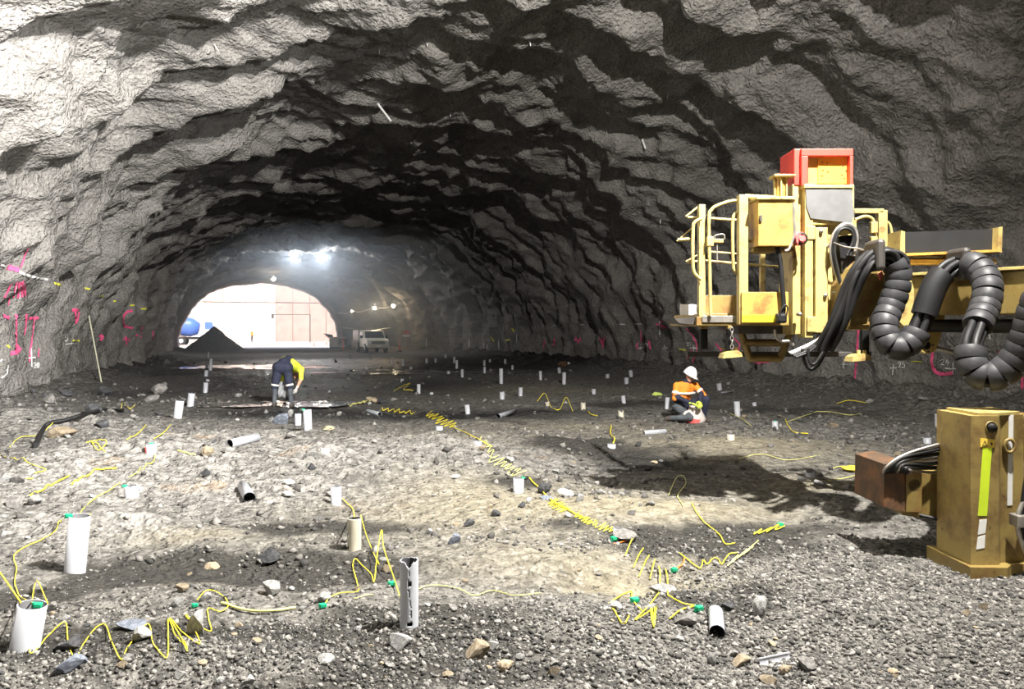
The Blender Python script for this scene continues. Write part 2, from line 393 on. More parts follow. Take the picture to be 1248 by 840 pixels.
FX = spaced([(-9.5, .10), (-4.5, .05), (-2.2, .026), (4.6, .026), (7.5, .06), (17.0, .09)])
FY = spaced([(-15.2, .5), (0.5, .3), (1.6, .03), (2.0, .018), (5.5, .024), (9, .04), (16, .07), (30, .16), (78, .6)])
gx, gy = np.meshgrid(FX, FY)
FZ = floor_z(gx, gy)
FV = np.stack([gx, gy, FZ], -1)
fm = grid_mesh('floor', FV, mat_floor)
for nm in ('mud', 'tan', 'wet', 'rock'):
    a = fm.attributes.new(nm, 'FLOAT', 'POINT')
    a.data.foreach_set('value', np.clip(blobfield(gx, gy, BLOBS[nm]), 0, 1).reshape(-1).astype(np.float32))
floor = tag(obj('floor', fm), 'uneven blasted rock tunnel floor with mud, dust and wet patches', kind='structure')

BV_F = grid_bvh(FV[(FY > 1.5)][:, ::1]); BV_L = grid_bvh(LV[(LY > -1)])
EYEV = Vector((0, 0, EYE))
def raydir(px, py): return (W((px - 624.0) / F, 1.0, (HZ - py) / F)).normalized()
def on_floor(px, py):
    """the floor point the photograph shows at a pixel"""
    h = BV_F.ray_cast(EYEV, raydir(px, py))[0]
    return h if h is not None else gp(px, max(py, 409))
def on_wall(px, py):
    h, n, i, d = BV_L.ray_cast(EYEV, raydir(px, py))
    if h is None: return None, None
    if n.dot(raydir(px, py)) > 0: n = -n
    return h, n
def depth(p): return p.x * SP + p.y * CP
def fz(x, y): return float(floor_z(np.array([x]), np.array([y]))[0])

# ---------------------------------------------------------------- materials of the things
M_YEL = worn('machine_yellow', (0.47, 0.37, 0.13), amount=0.5)
M_YELD = worn('grimy_yellow', (0.25, 0.18, 0.05), amount=0.75)
M_ORY = worn('rusty_orange_yellow', (0.52, 0.32, 0.07), amount=0.55, scale=5)
M_LEG = worn('outrigger_yellow', (0.34, 0.25, 0.08), rust=(0.10, 0.05, 0.02), amount=0.95, scale=4)  # real rust; base also darkened for the leg's partly shaded front
M_BRIGHT = plain('bright_yellow_stripe', (0.95, 0.82, 0.02), 0.5, var=0.06)
M_LIME = plain('lime_reflective_stripe', (0.55, 0.72, 0.03), 0.45, var=0.08)
M_RED = worn('red_paint', (0.66, 0.055, 0.035), rust=(0.30, 0.03, 0.02), amount=0.2, scale=4)
M_ORANGE = worn('orange_panel', (0.85, 0.36, 0.04), rust=(0.45, 0.2, 0.05), amount=0.2)
M_GREYP = plain('grey_sheet', (0.12, 0.12, 0.12), 0.45, var=0.1, scale=9)
M_BLK = plain('black_rubber', (0.009, 0.009, 0.0095), 0.6, var=0.3, spec=.25)
M_HOSE = plain('black_hose', (0.014, 0.014, 0.014), 0.5, var=0.3, spec=.3)
M_BAND = plain('grey_spiral_guard', (0.030, 0.030, 0.032), 0.5, var=0.25, scale=14, spec=.3)
M_STEEL = plain('dull_steel', (0.35, 0.33, 0.30), 0.38, metal=0.7, var=0.2, scale=12)
M_DARKP = plain('dark_lamp_panel', (0.022, 0.023, 0.025), 0.4, var=0.12)
M_WHT = plain('white_paint', (0.75, 0.75, 0.73), 0.5, var=0.06)
M_RUST = worn('rust_brown', (0.065, 0.038, 0.02), amount=0.9, rough=0.75)
M_DARKST = plain('dark_steel', (0.06, 0.055, 0.05), 0.5, metal=0.3, var=0.3)
M_PINKR = plain('faded_red_button', (0.62, 0.13, 0.12), 0.5)
M_LENS = emit('lamp_lens', (1.0, 0.96, 0.88), 6.0)

# ---------------------------------------------------------------- yellow rig: man basket on a boom, hoses, outrigger, carrier
RIG0 = Vector((4.9, 4.3, 0.0))           # in camera-aligned floor coordinates
rig = empty('tunnelling_rig', W(RIG0.x, RIG0.y, 0.0), -PSI,
            'worn yellow tunnelling rig with man basket, boom, ribbed black hoses and outrigger leg', 'machine')
def L(lat, dep, z): return Vector((lat - RIG0.x, dep - RIG0.y, z))
def P(px, py, d): return L((px - 624.0) / F * d, d, EYE + (HZ - py) / F * d)
def pbox(mb, x0, y0, x1, y1, d0, d1, bev=0.006):
    """box whose near face at depth d0 spans the picture rectangle"""
    a = P(x0, y0, d0); b = P(x1, y1, d0); mb.box((a.x, a.y, b.z), (b.x, a.y + (d1 - d0), a.z), bev); return mb
def pprism(mb, pts, d0, d1):
    poly = [(P(x, y, d0).x, P(x, y, d0).z) for x, y in pts]
    mb.prism(poly, d0 - RIG0.y, d1 - RIG0.y); return mb
def ptube(mb, pts, d, r, n=8, k=5, sm=True):
    q = [P(p[0], p[1], p[2] if len(p) > 2 else d) for p in pts]
    mb.tube(catmull(q, k) if sm else q, r, n); return mb
def part(name, mb, mats, parent=rig, label=None):
    o = mb.build(name, mats, parent)
    if label: o['label'] = label
    return o
BD = 6.75
# basket floor and frame
deck = part('basket_deck', pbox(pbox(MB(), 849, 386, 962, 397, BD, BD + 1.15), 852, 382, 960, 386, BD + .05, BD + 1.1), M_YELD)
part('wear_plate', pbox(MB(), 856, 385, 899, 393, BD - .012, BD + .02, .002), [M_STEEL], deck)
for (x0, y0, x1, y1, d, t, m) in ((852, 249, 860, 396, BD, .07, M_YEL), (901, 237, 912, 396, BD - .1, .09, M_YEL), (852, 262, 858, 386, BD + 1.05, .05, M_YELD), (927, 300, 933, 386, BD + 1.05, .05, M_YEL)):
    part('basket_post', pbox(MB(), x0, y0, x1, y1, d, d + t, .006), m)
tp = part('toe_panel', pbox(MB(), 904, 356, 961, 394, BD - .12, BD - .10, .003), M_ORY)
part('yellow_stripe', pbox(MB(), 904.5, 384, 948, 392.5, BD - .124, BD - .119, .0005), M_BRIGHT, tp)
part('toe_panel', pbox(MB(), 858, 360, 900, 384, BD + 1.08, BD + 1.1, .003), M_YELD)
for pts in (((866, 385), (865, 330), (864, 268), (867, 256), (876, 250), (892, 245), (899, 246), (902, 251)),
            ((905, 337), (896, 331), (893.5, 320), (893, 272), (896, 261), (905, 255)),
            ((855, 341), (847, 334), (844.5, 322), (844.5, 280), (847, 271), (855, 266.5))):
    part('handrail_loop', ptube(MB(), pts, BD - .03, .016), M_YEL)
for pts, dd, r in ((((862, 266), (905, 269)), BD + .3, .014), (((860, 318), (905, 322)), BD + .6, .014), (((905, 322), (962, 326)), BD + 1.0, .014), (((908, 240), (968, 243)), BD - .05, .026),
               (((908, 292), (935, 300)), BD - .02, .014), (((836, 264), (851, 252)), BD + .2, .010), (((838, 265), (856, 266)), BD + .1, .014), (((825, 294), (845, 277)), BD + .2, .008),
               (((826, 292.5), (844, 291.5)), BD, .016), (((836, 319), (852, 310)), BD + .3, .009), (((838, 320), (856, 318)), BD + .2, .012), (((866, 307), (904, 310)), BD + 1.0, .012)):
    part('rail', ptube(MB(), pts, dd, r, sm=False), M_YEL)
gl = part('gate_latch', pbox(pbox(MB(), 862, 288, 870, 300, BD - .05, BD + .03), 870, 291, 882, 296, BD - .04, BD), M_YEL)
part('latch_wire', ptube(MB(), ((871, 291), (872, 287), (882, 286), (883, 292)), BD - .03, .006), M_STEEL, gl)
part('latch_rod', ptube(MB(), ((874, 296), (874, 320)), BD - .02, .006, sm=False), M_STEEL, gl)
# control box with beacon
cb = part('control_box', pbox(MB(), 924, 242, 967, 300, BD - .22, BD + .05, .008), M_ORY)
part('box_hinge', pbox(MB(), 926, 262, 929, 270, BD - .235, BD - .215, .002), M_DARKST, cb)
part('box_lid', pbox(MB(), 922, 239.5, 969, 243, BD - .24, BD + .05, .004), M_YEL, cb)
part('box_bracket', pbox(pbox(MB(), 918, 302, 946, 307, BD - .15, BD + .05), 955, 302, 968, 306, BD - .15, BD + .0), M_YELD, cb)
part('grab_handle', ptube(MB(), ((967, 247), (967.5, 265), (968, 285), (962, 303), (957, 306)), BD - .22, .012), M_STEEL, cb)
bc = P(951, 241, BD - .05); bt = P(951, 214, BD - .05)
can = MB().cyl((bc.x, bc.y, bc.z), (bc.x, bc.y, bt.z), .046, 18)
beacon = part('beacon', can, M_ORY)
for k in range(6):
    a = k * math.pi / 3 + .3
    part('guard_bar', MB().box((bc.x + .058 * math.cos(a) - .006, bc.y + .058 * math.sin(a) - .006, bc.z), (bc.x + .058 * math.cos(a) + .006, bc.y + .058 * math.sin(a) + .006, bt.z), .002), M_YEL, beacon)
part('beacon_cap', pbox(MB(), 944, 212, 970, 214.5, BD - .14, BD + .02, .004), M_YEL, beacon)
# red emergency stop
es = P(976.5, 291, BD - .2)
est = part('emergency_stop', MB().cyl((es.x - .05, es.y + .10, es.z + .012), (es.x, es.y, es.z), .062, 20), M_PINKR)
part('button_ring', MB().lathe([(.040, -.004), (.056, -.004), (.056, .004), (.040, .004), (.040, -.004)], (es.x, es.y - .006, es.z), 20, 'y'), M_BLK, est)
part('button_knob', MB().cyl((es.x, es.y, es.z), (es.x, es.y - .025, es.z), .026, 16), M_PINKR, est)
lever = part('foot_lever', ptube(MB(), ((947, 300), (951, 320), (953, 345), (955, 370), (954, 388)), BD - .16, .022, 8), M_BLK)
part('lever_boot', pbox(MB(), 947, 382, 960, 394, BD - .2, BD - .12, .02), M_BLK, lever)
part('lever_cable', ptube(MB(), ((958, 386), (960, 376), (957, 372), (952, 378), (950, 390)), BD - .2, .007), M_HOSE, lever)
# tower: mast, column, red screen box, grey sheet
part('mast', pbox(MB(), 966, 224, 981, 408, BD - .05, BD + .3, .01), M_YEL)
part('mast_flange', pbox(MB(), 981, 224, 991, 412, BD - .12, BD + .05, .006), M_YEL)
part('tower_back', pbox(MB(), 984, 226, 1042, 404, BD + .12, BD + .4, .008), M_DARKST)
part('column', pbox(MB(), 994, 277, 1009, 406, BD - .14, BD + .2, .008), M_YEL)
plate = part('tower_plate', pprism(MB(), ((1009, 268), (1044, 268), (1044, 300), (1036, 345), (1026, 404), (1009, 406)), BD - .06, BD + .15), M_YEL)
for (x, y) in ((1010, 300), (1006, 360), (1019, 357), (1001, 282), (975, 383)):
    q = P(x, y, BD - .15); part('bolt', MB().lathe([(0, -.016), (.014, -.016), (.018, -.006), (.018, .05)], (q.x, q.y, q.z), 10, 'y'), M_STEEL, plate)
part('hinge_block', pbox(MB(), 984, 275, 994, 292, BD - .13, BD), M_YEL); part('hinge_block', pbox(MB(), 984, 386, 995, 405, BD - .14, BD), M_YEL)
rb = part('screen_box', pbox(pbox(pbox(pbox(MB(), 977, 181, 1040, 190, BD - .1, BD + .3), 977, 190, 985, 226, BD - .1, BD + .3), 1036, 190, 1040, 226, BD - .1, BD + .3), 977, 181, 1040, 226, BD + .12, BD + .3), M_RED)
part('box_side', pbox(MB(), 968, 181, 977.5, 226, BD - .06, BD + .3, .008), M_RED, rb)
opn = part('orange_panel', pbox(MB(), 997, 191, 1036, 224, BD - .04, BD + .1, .004), M_ORANGE, rb)
part('panel_reveal', pprism(MB(), ((985, 190), (997, 191), (997, 224), (985, 226)), BD - .03, BD + .11), M_ORY, rb)
for (x, y) in ((1002, 198), (1008, 199), (1003, 207), (1009, 209), (1002, 214), (1027, 202), (1031, 208), (1026, 213), (1029, 217)):
    q = P(x, y, BD - .04); part('rivet', MB().lathe([(0, -.008), (.006, -.006), (.008, .01)], (q.x, q.y, q.z), 8, 'y'), M_RUST, opn)
gs = part('grey_sheet', pprism(MB(), ((982, 229), (1038, 231), (1041, 262), (1038, 272), (988, 266), (983, 252)), BD - .13, BD - .115), M_GREYP)
part('sheet_rim', pbox(MB(), 980, 225, 1041, 229, BD - .14, BD + .2, .003), M_YEL, gs)
part('tower_head', pbox(MB(), 981, 227, 1041, 274, BD - .11, BD + .12, .006), M_YEL)
# cables looping over the tower plate
for off, r in ((0, .020), (4, .016), (8, .014)):
    part('tower_cable', ptube(MB(), ((1030 - off * .3, 358), (1018 + off * .4, 330), (1013 + off * .5, 305), (1017 + off * .5, 285), (1028, 274 + off * .6), (1040 - off * .4, 277 + off * .5), (1044 - off * .5, 292), (1040 - off, 312)), BD - .2 - off * .004, r, 8), M_HOSE if off else M_STEEL)
part('cable_tie', ptube(MB(), ((1016, 296), (1030, 301), (1046, 303), (1052, 305)), BD - .24, .008), M_STEEL)
part('dark_gearbox', pprism(MB(), ((1022, 288), (1042, 286), (1046, 330), (1034, 352), (1026, 330)), BD - .18, BD - .05), M_BLK)
# right hand rail of the basket
part('basket_post', pbox(MB(), 1071, 256, 1082, 304, BD + .2, BD + .28, .006), M_YEL)
part('rail', pbox(MB(), 1040, 254, 1078, 260, BD + .2, BD + .25, .006), M_YEL)
part('handrail_loop', ptube(MB(), ((1042, 268), (1054, 264), (1063, 267), (1066, 278), (1066, 303)), BD + .1, .016), M_YEL)
part('handrail_loop', ptube(MB(), ((1081, 270), (1085, 276), (1087, 290), (1085, 303)), BD + .25, .014), M_YEL)
part('latch_plate', pbox(pbox(MB(), 1062, 270, 1070, 284, BD + .05, BD + .1), 1062, 288, 1070, 302, BD + .05, BD + .1), M_YEL)
part('rail_shelf', pbox(MB(), 1068, 301, 1095, 309, BD - .05, BD + .3, .004), M_YELD)
# white sign and step at the left of the basket
part('white_sign', pbox(MB(), 829, 371, 849, 384, BD + .25, BD + .262, .001), M_WHT)
part('side_step', pprism(MB(), ((822, 388), (850, 386), (850, 396), (828, 394)), BD + .05, BD + .5), M_DARKST)
# under the basket: dampers, chain, feet, frame
for x0, x1, y0, y1, d in ((854, 863, 400, 426, BD + .2), (887, 894, 400, 428, BD), (1051, 1060, 398, 433, BD + .25)):
    s = part('damper', pbox(MB(), x0, y0, x1, y1, d, d + .07, .015), M_BLK)
    part('damper_lug', pbox(MB(), x0, y0 - 6, x1, y0 + 1, d, d + .06, .004), M_YELD, s)
for (xc, yc, d) in ((893, 432, BD - .02), (1050, 436, BD + .2)):
    ft = part('support_foot', pprism(MB(), ((xc - 12, yc + 5), (xc - 10, yc - 1), (xc - 4, yc - 4), (xc + 6, yc - 5), (xc + 11, yc - 2), (xc + 12, yc + 3)), d, d + .16), M_YEL)
    for sx in (-3, 4): part('foot_lug', pbox(MB(), xc + sx - 2, yc - 9, xc + sx + 2, yc - 3, d + .04, d + .07, .003), M_YEL, ft)
ch = empty_chain = MB()
for i in range(5):
    q = P(892, 402 + i * 5.2, BD - .02); w = .013; h = .024
    pts = [(q.x + (w * math.cos(a) if i % 2 == 0 else 0), q.y + (0 if i % 2 == 0 else w * math.cos(a)), q.z + h * math.sin(a)) for a in np.linspace(0, 2 * math.pi, 11)[:-1]]
    part('chain_link', MB().tube(pts, .005, 5, closed=True), M_STEEL)
for pts in (((903, 404), (914, 438)), ((964, 404), (950, 438)), ((912, 437), (952, 437)), ((905, 418), (960, 418))):
    part('under_frame', ptube(MB(), pts, BD + .3, .035, 4, sm=False), M_YELD)
part('under_beam', pbox(MB(), 838, 429, 1062, 435, BD + .45, BD + .52, .006), M_DARKST)
part('under_beam', pbox(MB(), 900, 397, 1010, 407, BD + .2, BD + .9, .006), M_DARKST)
part('hydraulic_pipe', ptube(MB(), ((944, 402), (946, 411), (952, 416), (962, 416), (967, 421)), BD - .02, .014), M_STEEL)
for k in range(5):
    part('hydraulic_hose', ptube(MB(), ((962 + 2 * k, 430 + 1.5 * k), (976 + 3 * k, 424 + k), (992 + 2 * k, 416), (1006 + k, 404)), BD - .1 - .02 * k, .012), M_STEEL if k < 2 else M_HOSE)
part('hydraulic_hose', ptube(MB(), ((978, 425), (980, 440), (987, 450), (996, 446), (1006, 430), (1020, 408)), BD - .15, .016), M_HOSE)
part('hydraulic_hose', ptube(MB(), ((985, 425), (986, 440), (992, 444), (1000, 434), (1012, 414)), BD - .2, .013), M_HOSE)
# boom: knuckle, beam, bracket, cylinders
part('boom_knuckle', pprism(MB(), ((1036, 398), (1040, 345), (1050, 325), (1062, 314), (1073, 317), (1078, 330), (1076, 350), (1068, 372), (1056, 395)), BD - .5, BD - .05), M_YELD)
part('marker_lamp', pprism(MB(), ((1071, 334), (1075, 330), (1077, 336), (1073, 342)), BD - .52, BD - .48), M_PINKR)
part('boom_pad', pbox(MB(), 1034, 396, 1060, 402, BD - .35, BD + .3, .006), M_YEL)
bs = P(1092, 362, 6.7); be = L(4.75, 4.3, 1.93)
bd = be - bs; Mx = Matrix.Translation(bs) @ bd.to_track_quat('X', 'Z').to_matrix().to_4x4(); BL = bd.length
part('boom_beam', MB().box((-.05, -.16, -.17), (BL, .16, .17), .012, Mx), M_YELD)
part('beam_top_plate', MB().box((-.05, -.19, .17), (BL, .19, .195), .004, Mx), M_YEL)
part('boom_cylinder', MB().tube([Mx @ Vector((.35, -.05, -.26)), Mx @ Vector((BL, -.05, -.26))], .055, 14), M_BLK)
part('cylinder_rod', MB().tube([P(1138, 424, 6.45), P(1205, 440, 6.2)], .022, 10), M_STEEL)
br = part('boom_bracket', pprism(MB(), ((1106, 340), (1152, 336), (1160, 352), (1152, 385), (1146, 412), (1140, 428), (1130, 432), (1120, 426), (1116, 410), (1096, 392), (1094, 360)), 6.38, 6.48), M_YEL)
q = P(1129, 421, 6.37)
part('pin_hole', MB().lathe([(0, 0), (.036, 0), (.036, .02)], (q.x, q.y, q.z), 18, 'y'), M_BLK, br)
for a in range(5):
    q2 = (q.x + .058 * math.cos(a * 1.256), q.y, q.z + .058 * math.sin(a * 1.256)); part('bolt', MB().lathe([(0, -.008), (.008, -.008), (.008, .02)], q2, 8, 'y'), M_DARKST, br)
# black lamp panel over the boom
lp = part('lamp_panel', pprism(MB(), ((1102, 283), (1218, 279), (1218, 305), (1102, 308)), 6.6, 6.68), M_DARKP)
part('end_plate', pprism(MB(), ((1098, 281), (1103, 282), (1103, 311), (1097, 309)), 6.52, 6.75), M_YEL, lp)
part('end_plate', pprism(MB(), ((1217, 277), (1222, 276), (1221, 308), (1216, 307)), 6.52, 6.75), M_YEL, lp)
part('panel_tray', pprism(MB(), ((1096, 309), (1219, 304), (1219, 307), (1096, 312)), 6.5, 6.78), M_ORY, lp)
part('panel_stand', pbox(pbox(MB(), 1155, 307, 1162, 320, 6.55, 6.7), 1098, 316, 1215, 322, 6.55, 6.75), M_ORY)
part('panel_stand', pbox(MB(), 1104, 312, 1150, 315, 6.6, 6.7), M_STEEL)
# ribbed hose bundles
HP1 = [(1004, 424, 6.3), (1022, 392, 6.2), (1036, 355, 6.15), (1050, 328, 6.1), (1066, 313, 6.1), (1084, 314, 6.1), (1094, 330, 6.1), (1093, 352, 6.1), (1085, 375, 6.1), (1078, 395, 6.05), (1082, 416, 6.0), (1098, 424, 5.95), (1113, 412, 5.95), (1124, 390, 5.95), (1132, 366, 5.95), (1141, 345, 5.95), (1154, 330, 5.95), (1168, 323, 5.95)]
HP2 = [(1168, 323, 5.95), (1184, 322, 5.8), (1198, 333, 5.7), (1204, 352, 5.6), (1200, 375, 5.55), (1191, 398, 5.45), (1183, 420, 5.35), (1185, 446, 5.3), (1201, 460, 5.25), (1222, 453, 5.2), (1240, 435, 5.15), (1252, 410, 5.1), (1262, 375, 5.05), (1280, 340, 4.95), (1310, 330, 4.8)]
def hose_path(pp, k=8): return catmull([P(*p) for p in pp], k)
def bundle(pp, bands, name='hose_bundle'):
    path = hose_path(pp); cum = [0]
    for a, b in zip(path[:-1], path[1:]): cum.append(cum[-1] + (b - a).length)
    T = cum[-1]
    def at(s):
        s = max(0, min(T, s))
        for i in range(len(path) - 1):
            if cum[i + 1] >= s: return path[i].lerp(path[i + 1], (s - cum[i]) / max(1e-9, cum[i + 1] - cum[i]))
        return path[-1]
    mb = MB()
    hb = None
    for a in range(5):          # the hoses inside the guard
        pts = []
        for i, p in enumerate(path):
            t = (path[min(i + 1, len(path) - 1)] - path[max(i - 1, 0)]).normalized(); sd = t.cross(Vector((0, 1, 0))).normalized(); up = Vector((0, 1, 0))
            ang = a * 1.2566 + i * .02; pts.append(p + (sd * math.cos(ang) + up * math.sin(ang)) * .052)
        h = MB().tube(pts, .030, 8)
        o = part('hose', h, M_HOSE if a % 2 else M_BLK) if hb is None else h.build('inner_hose', M_HOSE if a % 2 else M_BLK, hb)
        if hb is None: o.name = name; hb = o
    s = .0
    for (f0, f1) in bands:
        s = f0 * T
        while s < f1 * T:
            n = 5; w = .078
            q = [at(s + w * j / (n - 1)) for j in range(n)]
            part('guard_band', MB().tube(q, .1, 16, rs=[.100, .105, .106, .106, .101]), M_BAND, hb)
            s += .086
    return hb
b1 = bundle(HP1, ((.385, .76),))
part('hose_sleeve', MB().tube(hose_path(HP1)[int(8 * 17 * .78):int(8 * 17 * .93)], .098, 16), M_BLK, b1)
for k in range(6):
    pth = [p + Vector((.05 * math.sin(k * 2.1 + i * .12), -.03 - .05 * math.cos(k * 1.3 + i * .1), .05 * math.cos(k * 2.1 + i * .09))) for i, p in enumerate(hose_path(HP1)[:int(8 * 17 * .36)])]
    part('loose_hose', MB().tube(pth, .016 + .004 * (k % 3), 7), M_BLK if k % 2 else M_HOSE, b1)
b2 = bundle(HP2, ((.06, .335), (.46, .99)))
for (x, y, d) in ((1066, 312, 6.1), (1168, 323, 5.95)):
    q = P(x, y, d)
    part('hose_clamp', MB().box((q.x - .035, q.y - .13, q.z - .13), (q.x + .035, q.y + .13, q.z + .13), .03), M_DARKST)
# ---- outrigger leg standing on the floor
OD = 5.0
f0 = P(1183, 507, OD); zt = f0.z; x0 = f0.x; yy = OD - RIG0.y
gz = fz(*W((1210 - 624) / F * OD, OD).xy)
poly = [(x0, yy), (x0 + .19, yy), (x0 + .235, yy + .05), (x0 + .42, yy + .09), (x0 + .42, yy + .42), (x0, yy + .40)]
part('outrigger_leg', MB().prism([(a - .0, b) for a, b in poly], gz + .05, zt, 'z'), M_LEG)
part('leg_cap', MB().prism([(x0 + .06, yy + .02), (x0 + .19, yy + .01), (x0 + .40, yy + .10), (x0 + .40, yy + .40), (x0 + .06, yy + .38)], zt, zt + .018, 'z'), M_YEL)
part('foot_pad', MB().prism([(x0 - .03, yy - .05), (x0 + .21, yy - .06), (x0 + .27, yy - .0), (x0 + .47, yy + .04), (x0 + .47, yy + .47), (x0 - .04, yy + .46)], gz - .06, gz + .07, 'z'), M_YELD)
st = part('lime_stripe', pprism(MB(), ((1198, 546), (1209, 546), (1203, 629), (1192, 629)), OD - .003, OD + .002), M_LIME)
wl_ = part('warning_label', pprism(MB(), ((1195, 534), (1213, 536), (1212, 546), (1195, 545)), OD - .004, OD + .002), plain('label_yellow', (0.75, 0.55, 0.08), .5))
part('warning_triangle', pprism(pprism(MB(), ((1197, 544), (1200.5, 537), (1204, 544)), OD - .006, OD - .003), ((1207, 539), (1210, 540), (1209, 544)), OD - .006, OD - .003), M_BLK, wl_)
part('triangle_field', pprism(MB(), ((1198.7, 543), (1200.5, 539.3), (1202.4, 543)), OD - .008, OD - .005), plain('label_yellow', (0.75, 0.55, 0.08), .5), wl_)
part('triangle_mark', pprism(MB(), ((1200.2, 542.5), (1200.2, 540.6), (1200.9, 540.6), (1200.9, 542.5)), OD - .009, OD - .007), M_BLK, wl_)
part('white_patch', pprism(pprism(MB(), ((1194, 634), (1203, 633), (1201, 650), (1192, 652)), OD - .003, OD + .002), ((1192, 655), (1201, 652), (1200, 668), (1190, 670)), OD - .003, OD + .002), M_WHT)
q = P(1208, 521, OD)
pg = part('plug', MB().lathe([(0, -.03), (.026, -.03), (.030, 0), (.030, .02)], (q.x, q.y, q.z), 16, 'y'), M_BLK)
part('plug_ring', MB().lathe([(.030, 0), (.036, -.006), (.042, -.006), (.044, .004)], (q.x, q.y, q.z), 16, 'y'), M_YELD, pg)
# right face: white band and lug
def RF(u, z, o=0.0):  # a point on the angled right face
    return Vector((x0 + .235 + u * .185, yy + .05 + u * .04 - o, z))
part('white_band', MB().add([RF(.35, zt - .0, .004), RF(.55, zt, .004), RF(.50, zt - .62, .004), RF(.28, zt - .62, .004), RF(.35, zt, -.01), RF(.55, zt, -.01), RF(.50, zt - .62, -.01), RF(.28, zt - .62, -.01)], [(0, 1, 2, 3), (7, 6, 5, 4), (0, 4, 5, 1), (1, 5, 6, 2), (2, 6, 7, 3), (3, 7, 4, 0)]), M_WHT)
c_ = RF(.30, zt - .21, .02)
part('lifting_lug', MB().tube([c_ + Vector((.035 * math.cos(a), 0, .045 * math.sin(a))) for a in np.linspace(0, 2 * math.pi, 15)[:-1]], .012, 8, closed=True), M_YELD)
for k in range(3):
    part('leg_hose', MB().tube(catmull([RF(1.0, zt - .1, .08 + .02 * k), RF(.85 - .1 * k, zt - .45, .10), RF(.35 + .1 * k, zt - .68, .09), RF(.45 + .1 * k, zt - .85, .11), RF(1.0 + .1 * k, gz + .02, .12)], 6), .016, 8), M_HOSE if k else M_STEEL)
part('hose_clip', MB().box(tuple(RF(.2, zt - .74, .13)), tuple(RF(.65, zt - .66, .05)), .008), M_STEEL)
# outrigger arm behind the leg
AD = 5.45
part('outrigger_arm', pprism(MB(), ((1100, 578), (1200, 576), (1200, 668), (1185, 660), (1160, 640), (1140, 634), (1100, 628)), AD, AD + .38), M_YELD)
ep = part('arm_end_plate', pprism(MB(), ((1078, 566), (1102, 562), (1103, 624), (1077, 618)), AD - .06, AD + .40), M_RUST)
q = P(1110, 590, AD)
part('arm_valve', MB().cyl((q.x, q.y, q.z), (q.x, q.y - .05, q.z), .045, 14), M_BLK)
part('arm_block', pbox(MB(), 1104, 572, 1124, 625, AD - .05, AD + .05, .006), M_YELD)
part('arm_knob', pbox(MB(), 1181, 566, 1190, 580, AD - .05, AD + .02, .01), M_BLK)
for k in range(9):
    w = k / 8.0
    part('arm_hose', MB().tube(catmull([P(1200, 534 + 34 * w, AD - .1 + .1 * w), P(1165, 538 + 34 * w, AD - .05 + .05 * w), P(1135, 544 + 28 * w + 2 * (k % 3), AD - .1 + .06 * w), P(1105 - 6 * (1 - w), 556 + 16 * w, AD - .1), P(1080 + 30 * w, 570 + 4 * w, AD - .1), P(1077 + 30 * w, 580 - 2 * w, AD + .0)], 6), .011 + .004 * (k % 2), 8), M_HOSE if k % 4 else M_STEEL)
part('arm_hose', MB().tube(catmull([P(1120, 628, AD), P(1145, 634, AD - .05), P(1170, 645, AD - .05), P(1190, 665, AD - .02)], 6), .014, 8), M_HOSE)
# ---- carrier out of the frame to the right, with a pole for the added fill lamp
part('carrier_body', MB().box(L(4.55, 2.0, .55), L(6.4, 5.6, 2.05), .06), M_YEL)
part('carrier_cab', MB().box(L(4.8, .6, .55), L(6.2, 2.0, 2.9), .06), M_YEL)
for yy_ in (2.6, 5.0):
    for xx_ in (4.6, 6.35):
        w_ = part('wheel', MB().lathe([(0, -.2), (.45, -.2), (.6, -.12), (.6, .12), (.45, .2), (0, .2)], tuple(L(xx_, yy_, .58)), 24, 'x'), M_BLK)
        part('wheel_hub', MB().lathe([(0, -.22), (.28, -.22), (.3, -.19), (.3, .19), (.28, .22), (0, .22)], tuple(L(xx_, yy_, .58)), 20, 'x'), M_YELD, w_)
part('outrigger_beam', MB().box(L((1225 - 624) / F * OD + .2, OD + .1, .75), L(4.7, OD + .35, 1.0), .01), M_YELD)
part('arm_beam', MB().box(L((1200 - 624) / F * AD, AD + .05, .80), L(4.7, AD + .3, 1.02), .01), M_YELD)
part('fill_lamp_pole', MB().tube([L(4.9, .8, 2.8), L(4.9, .8, 3.3), L(4.0, .95, 3.3)], .03, 8), M_YEL)  # this pole and the head below carry the added fill lamp
for nm, K_, aim in (('fill_lamp_head', FILL_L, FILL_A),):
    q_ = aim.to_track_quat('Z', 'Y').to_matrix().to_4x4(); M_ = Matrix.Translation(L(*K_)) @ q_
    part(nm, MB().box((-.16, -.13, -.16), (.16, .13, -.02), .02, M_), M_DARKST)

# the flood lamp under the roof (out of the frame, above the rig)
q_ = KEY_A.to_track_quat('Z', 'Y').to_matrix().to_4x4()
hf = empty('unseen_floodlight', KEY, -PSI, 'floodlight hung on a bracket from the tunnel roof above the rig', 'lamp')
MB().box((-.17, -.13, -.16), (.17, .13, -.015), .02, q_).build('lamp_housing', M_DARKST, hf)
for KL, KA, nm_ in ((LEFT, LEFT_A, 'b'),):  # housing and hanger of the flood added for the left wall
    h2_ = empty('unseen_floodlight', KL, -PSI, 'added unseen floodlight under the tunnel roof, brightening the left wall', 'lamp')
    MB().box((-.15, -.12, -.15), (.15, .12, -.015), .02, KA.to_track_quat('Z', 'Y').to_matrix().to_4x4()).build('lamp_housing', M_DARKST, h2_)
    hr = BV_L.ray_cast(KL, Vector((0, 0, 1)))[0]
    MB().tube([(0, 0, .02), (.05, -.06, .2), (0, 0, (hr.z if hr else 8.4) - KL.z + .05)], .02, 8).build('hanger', M_STEEL, h2_)
hr = BV_L.ray_cast(KEY, Vector((0, 0, 1)))[0]
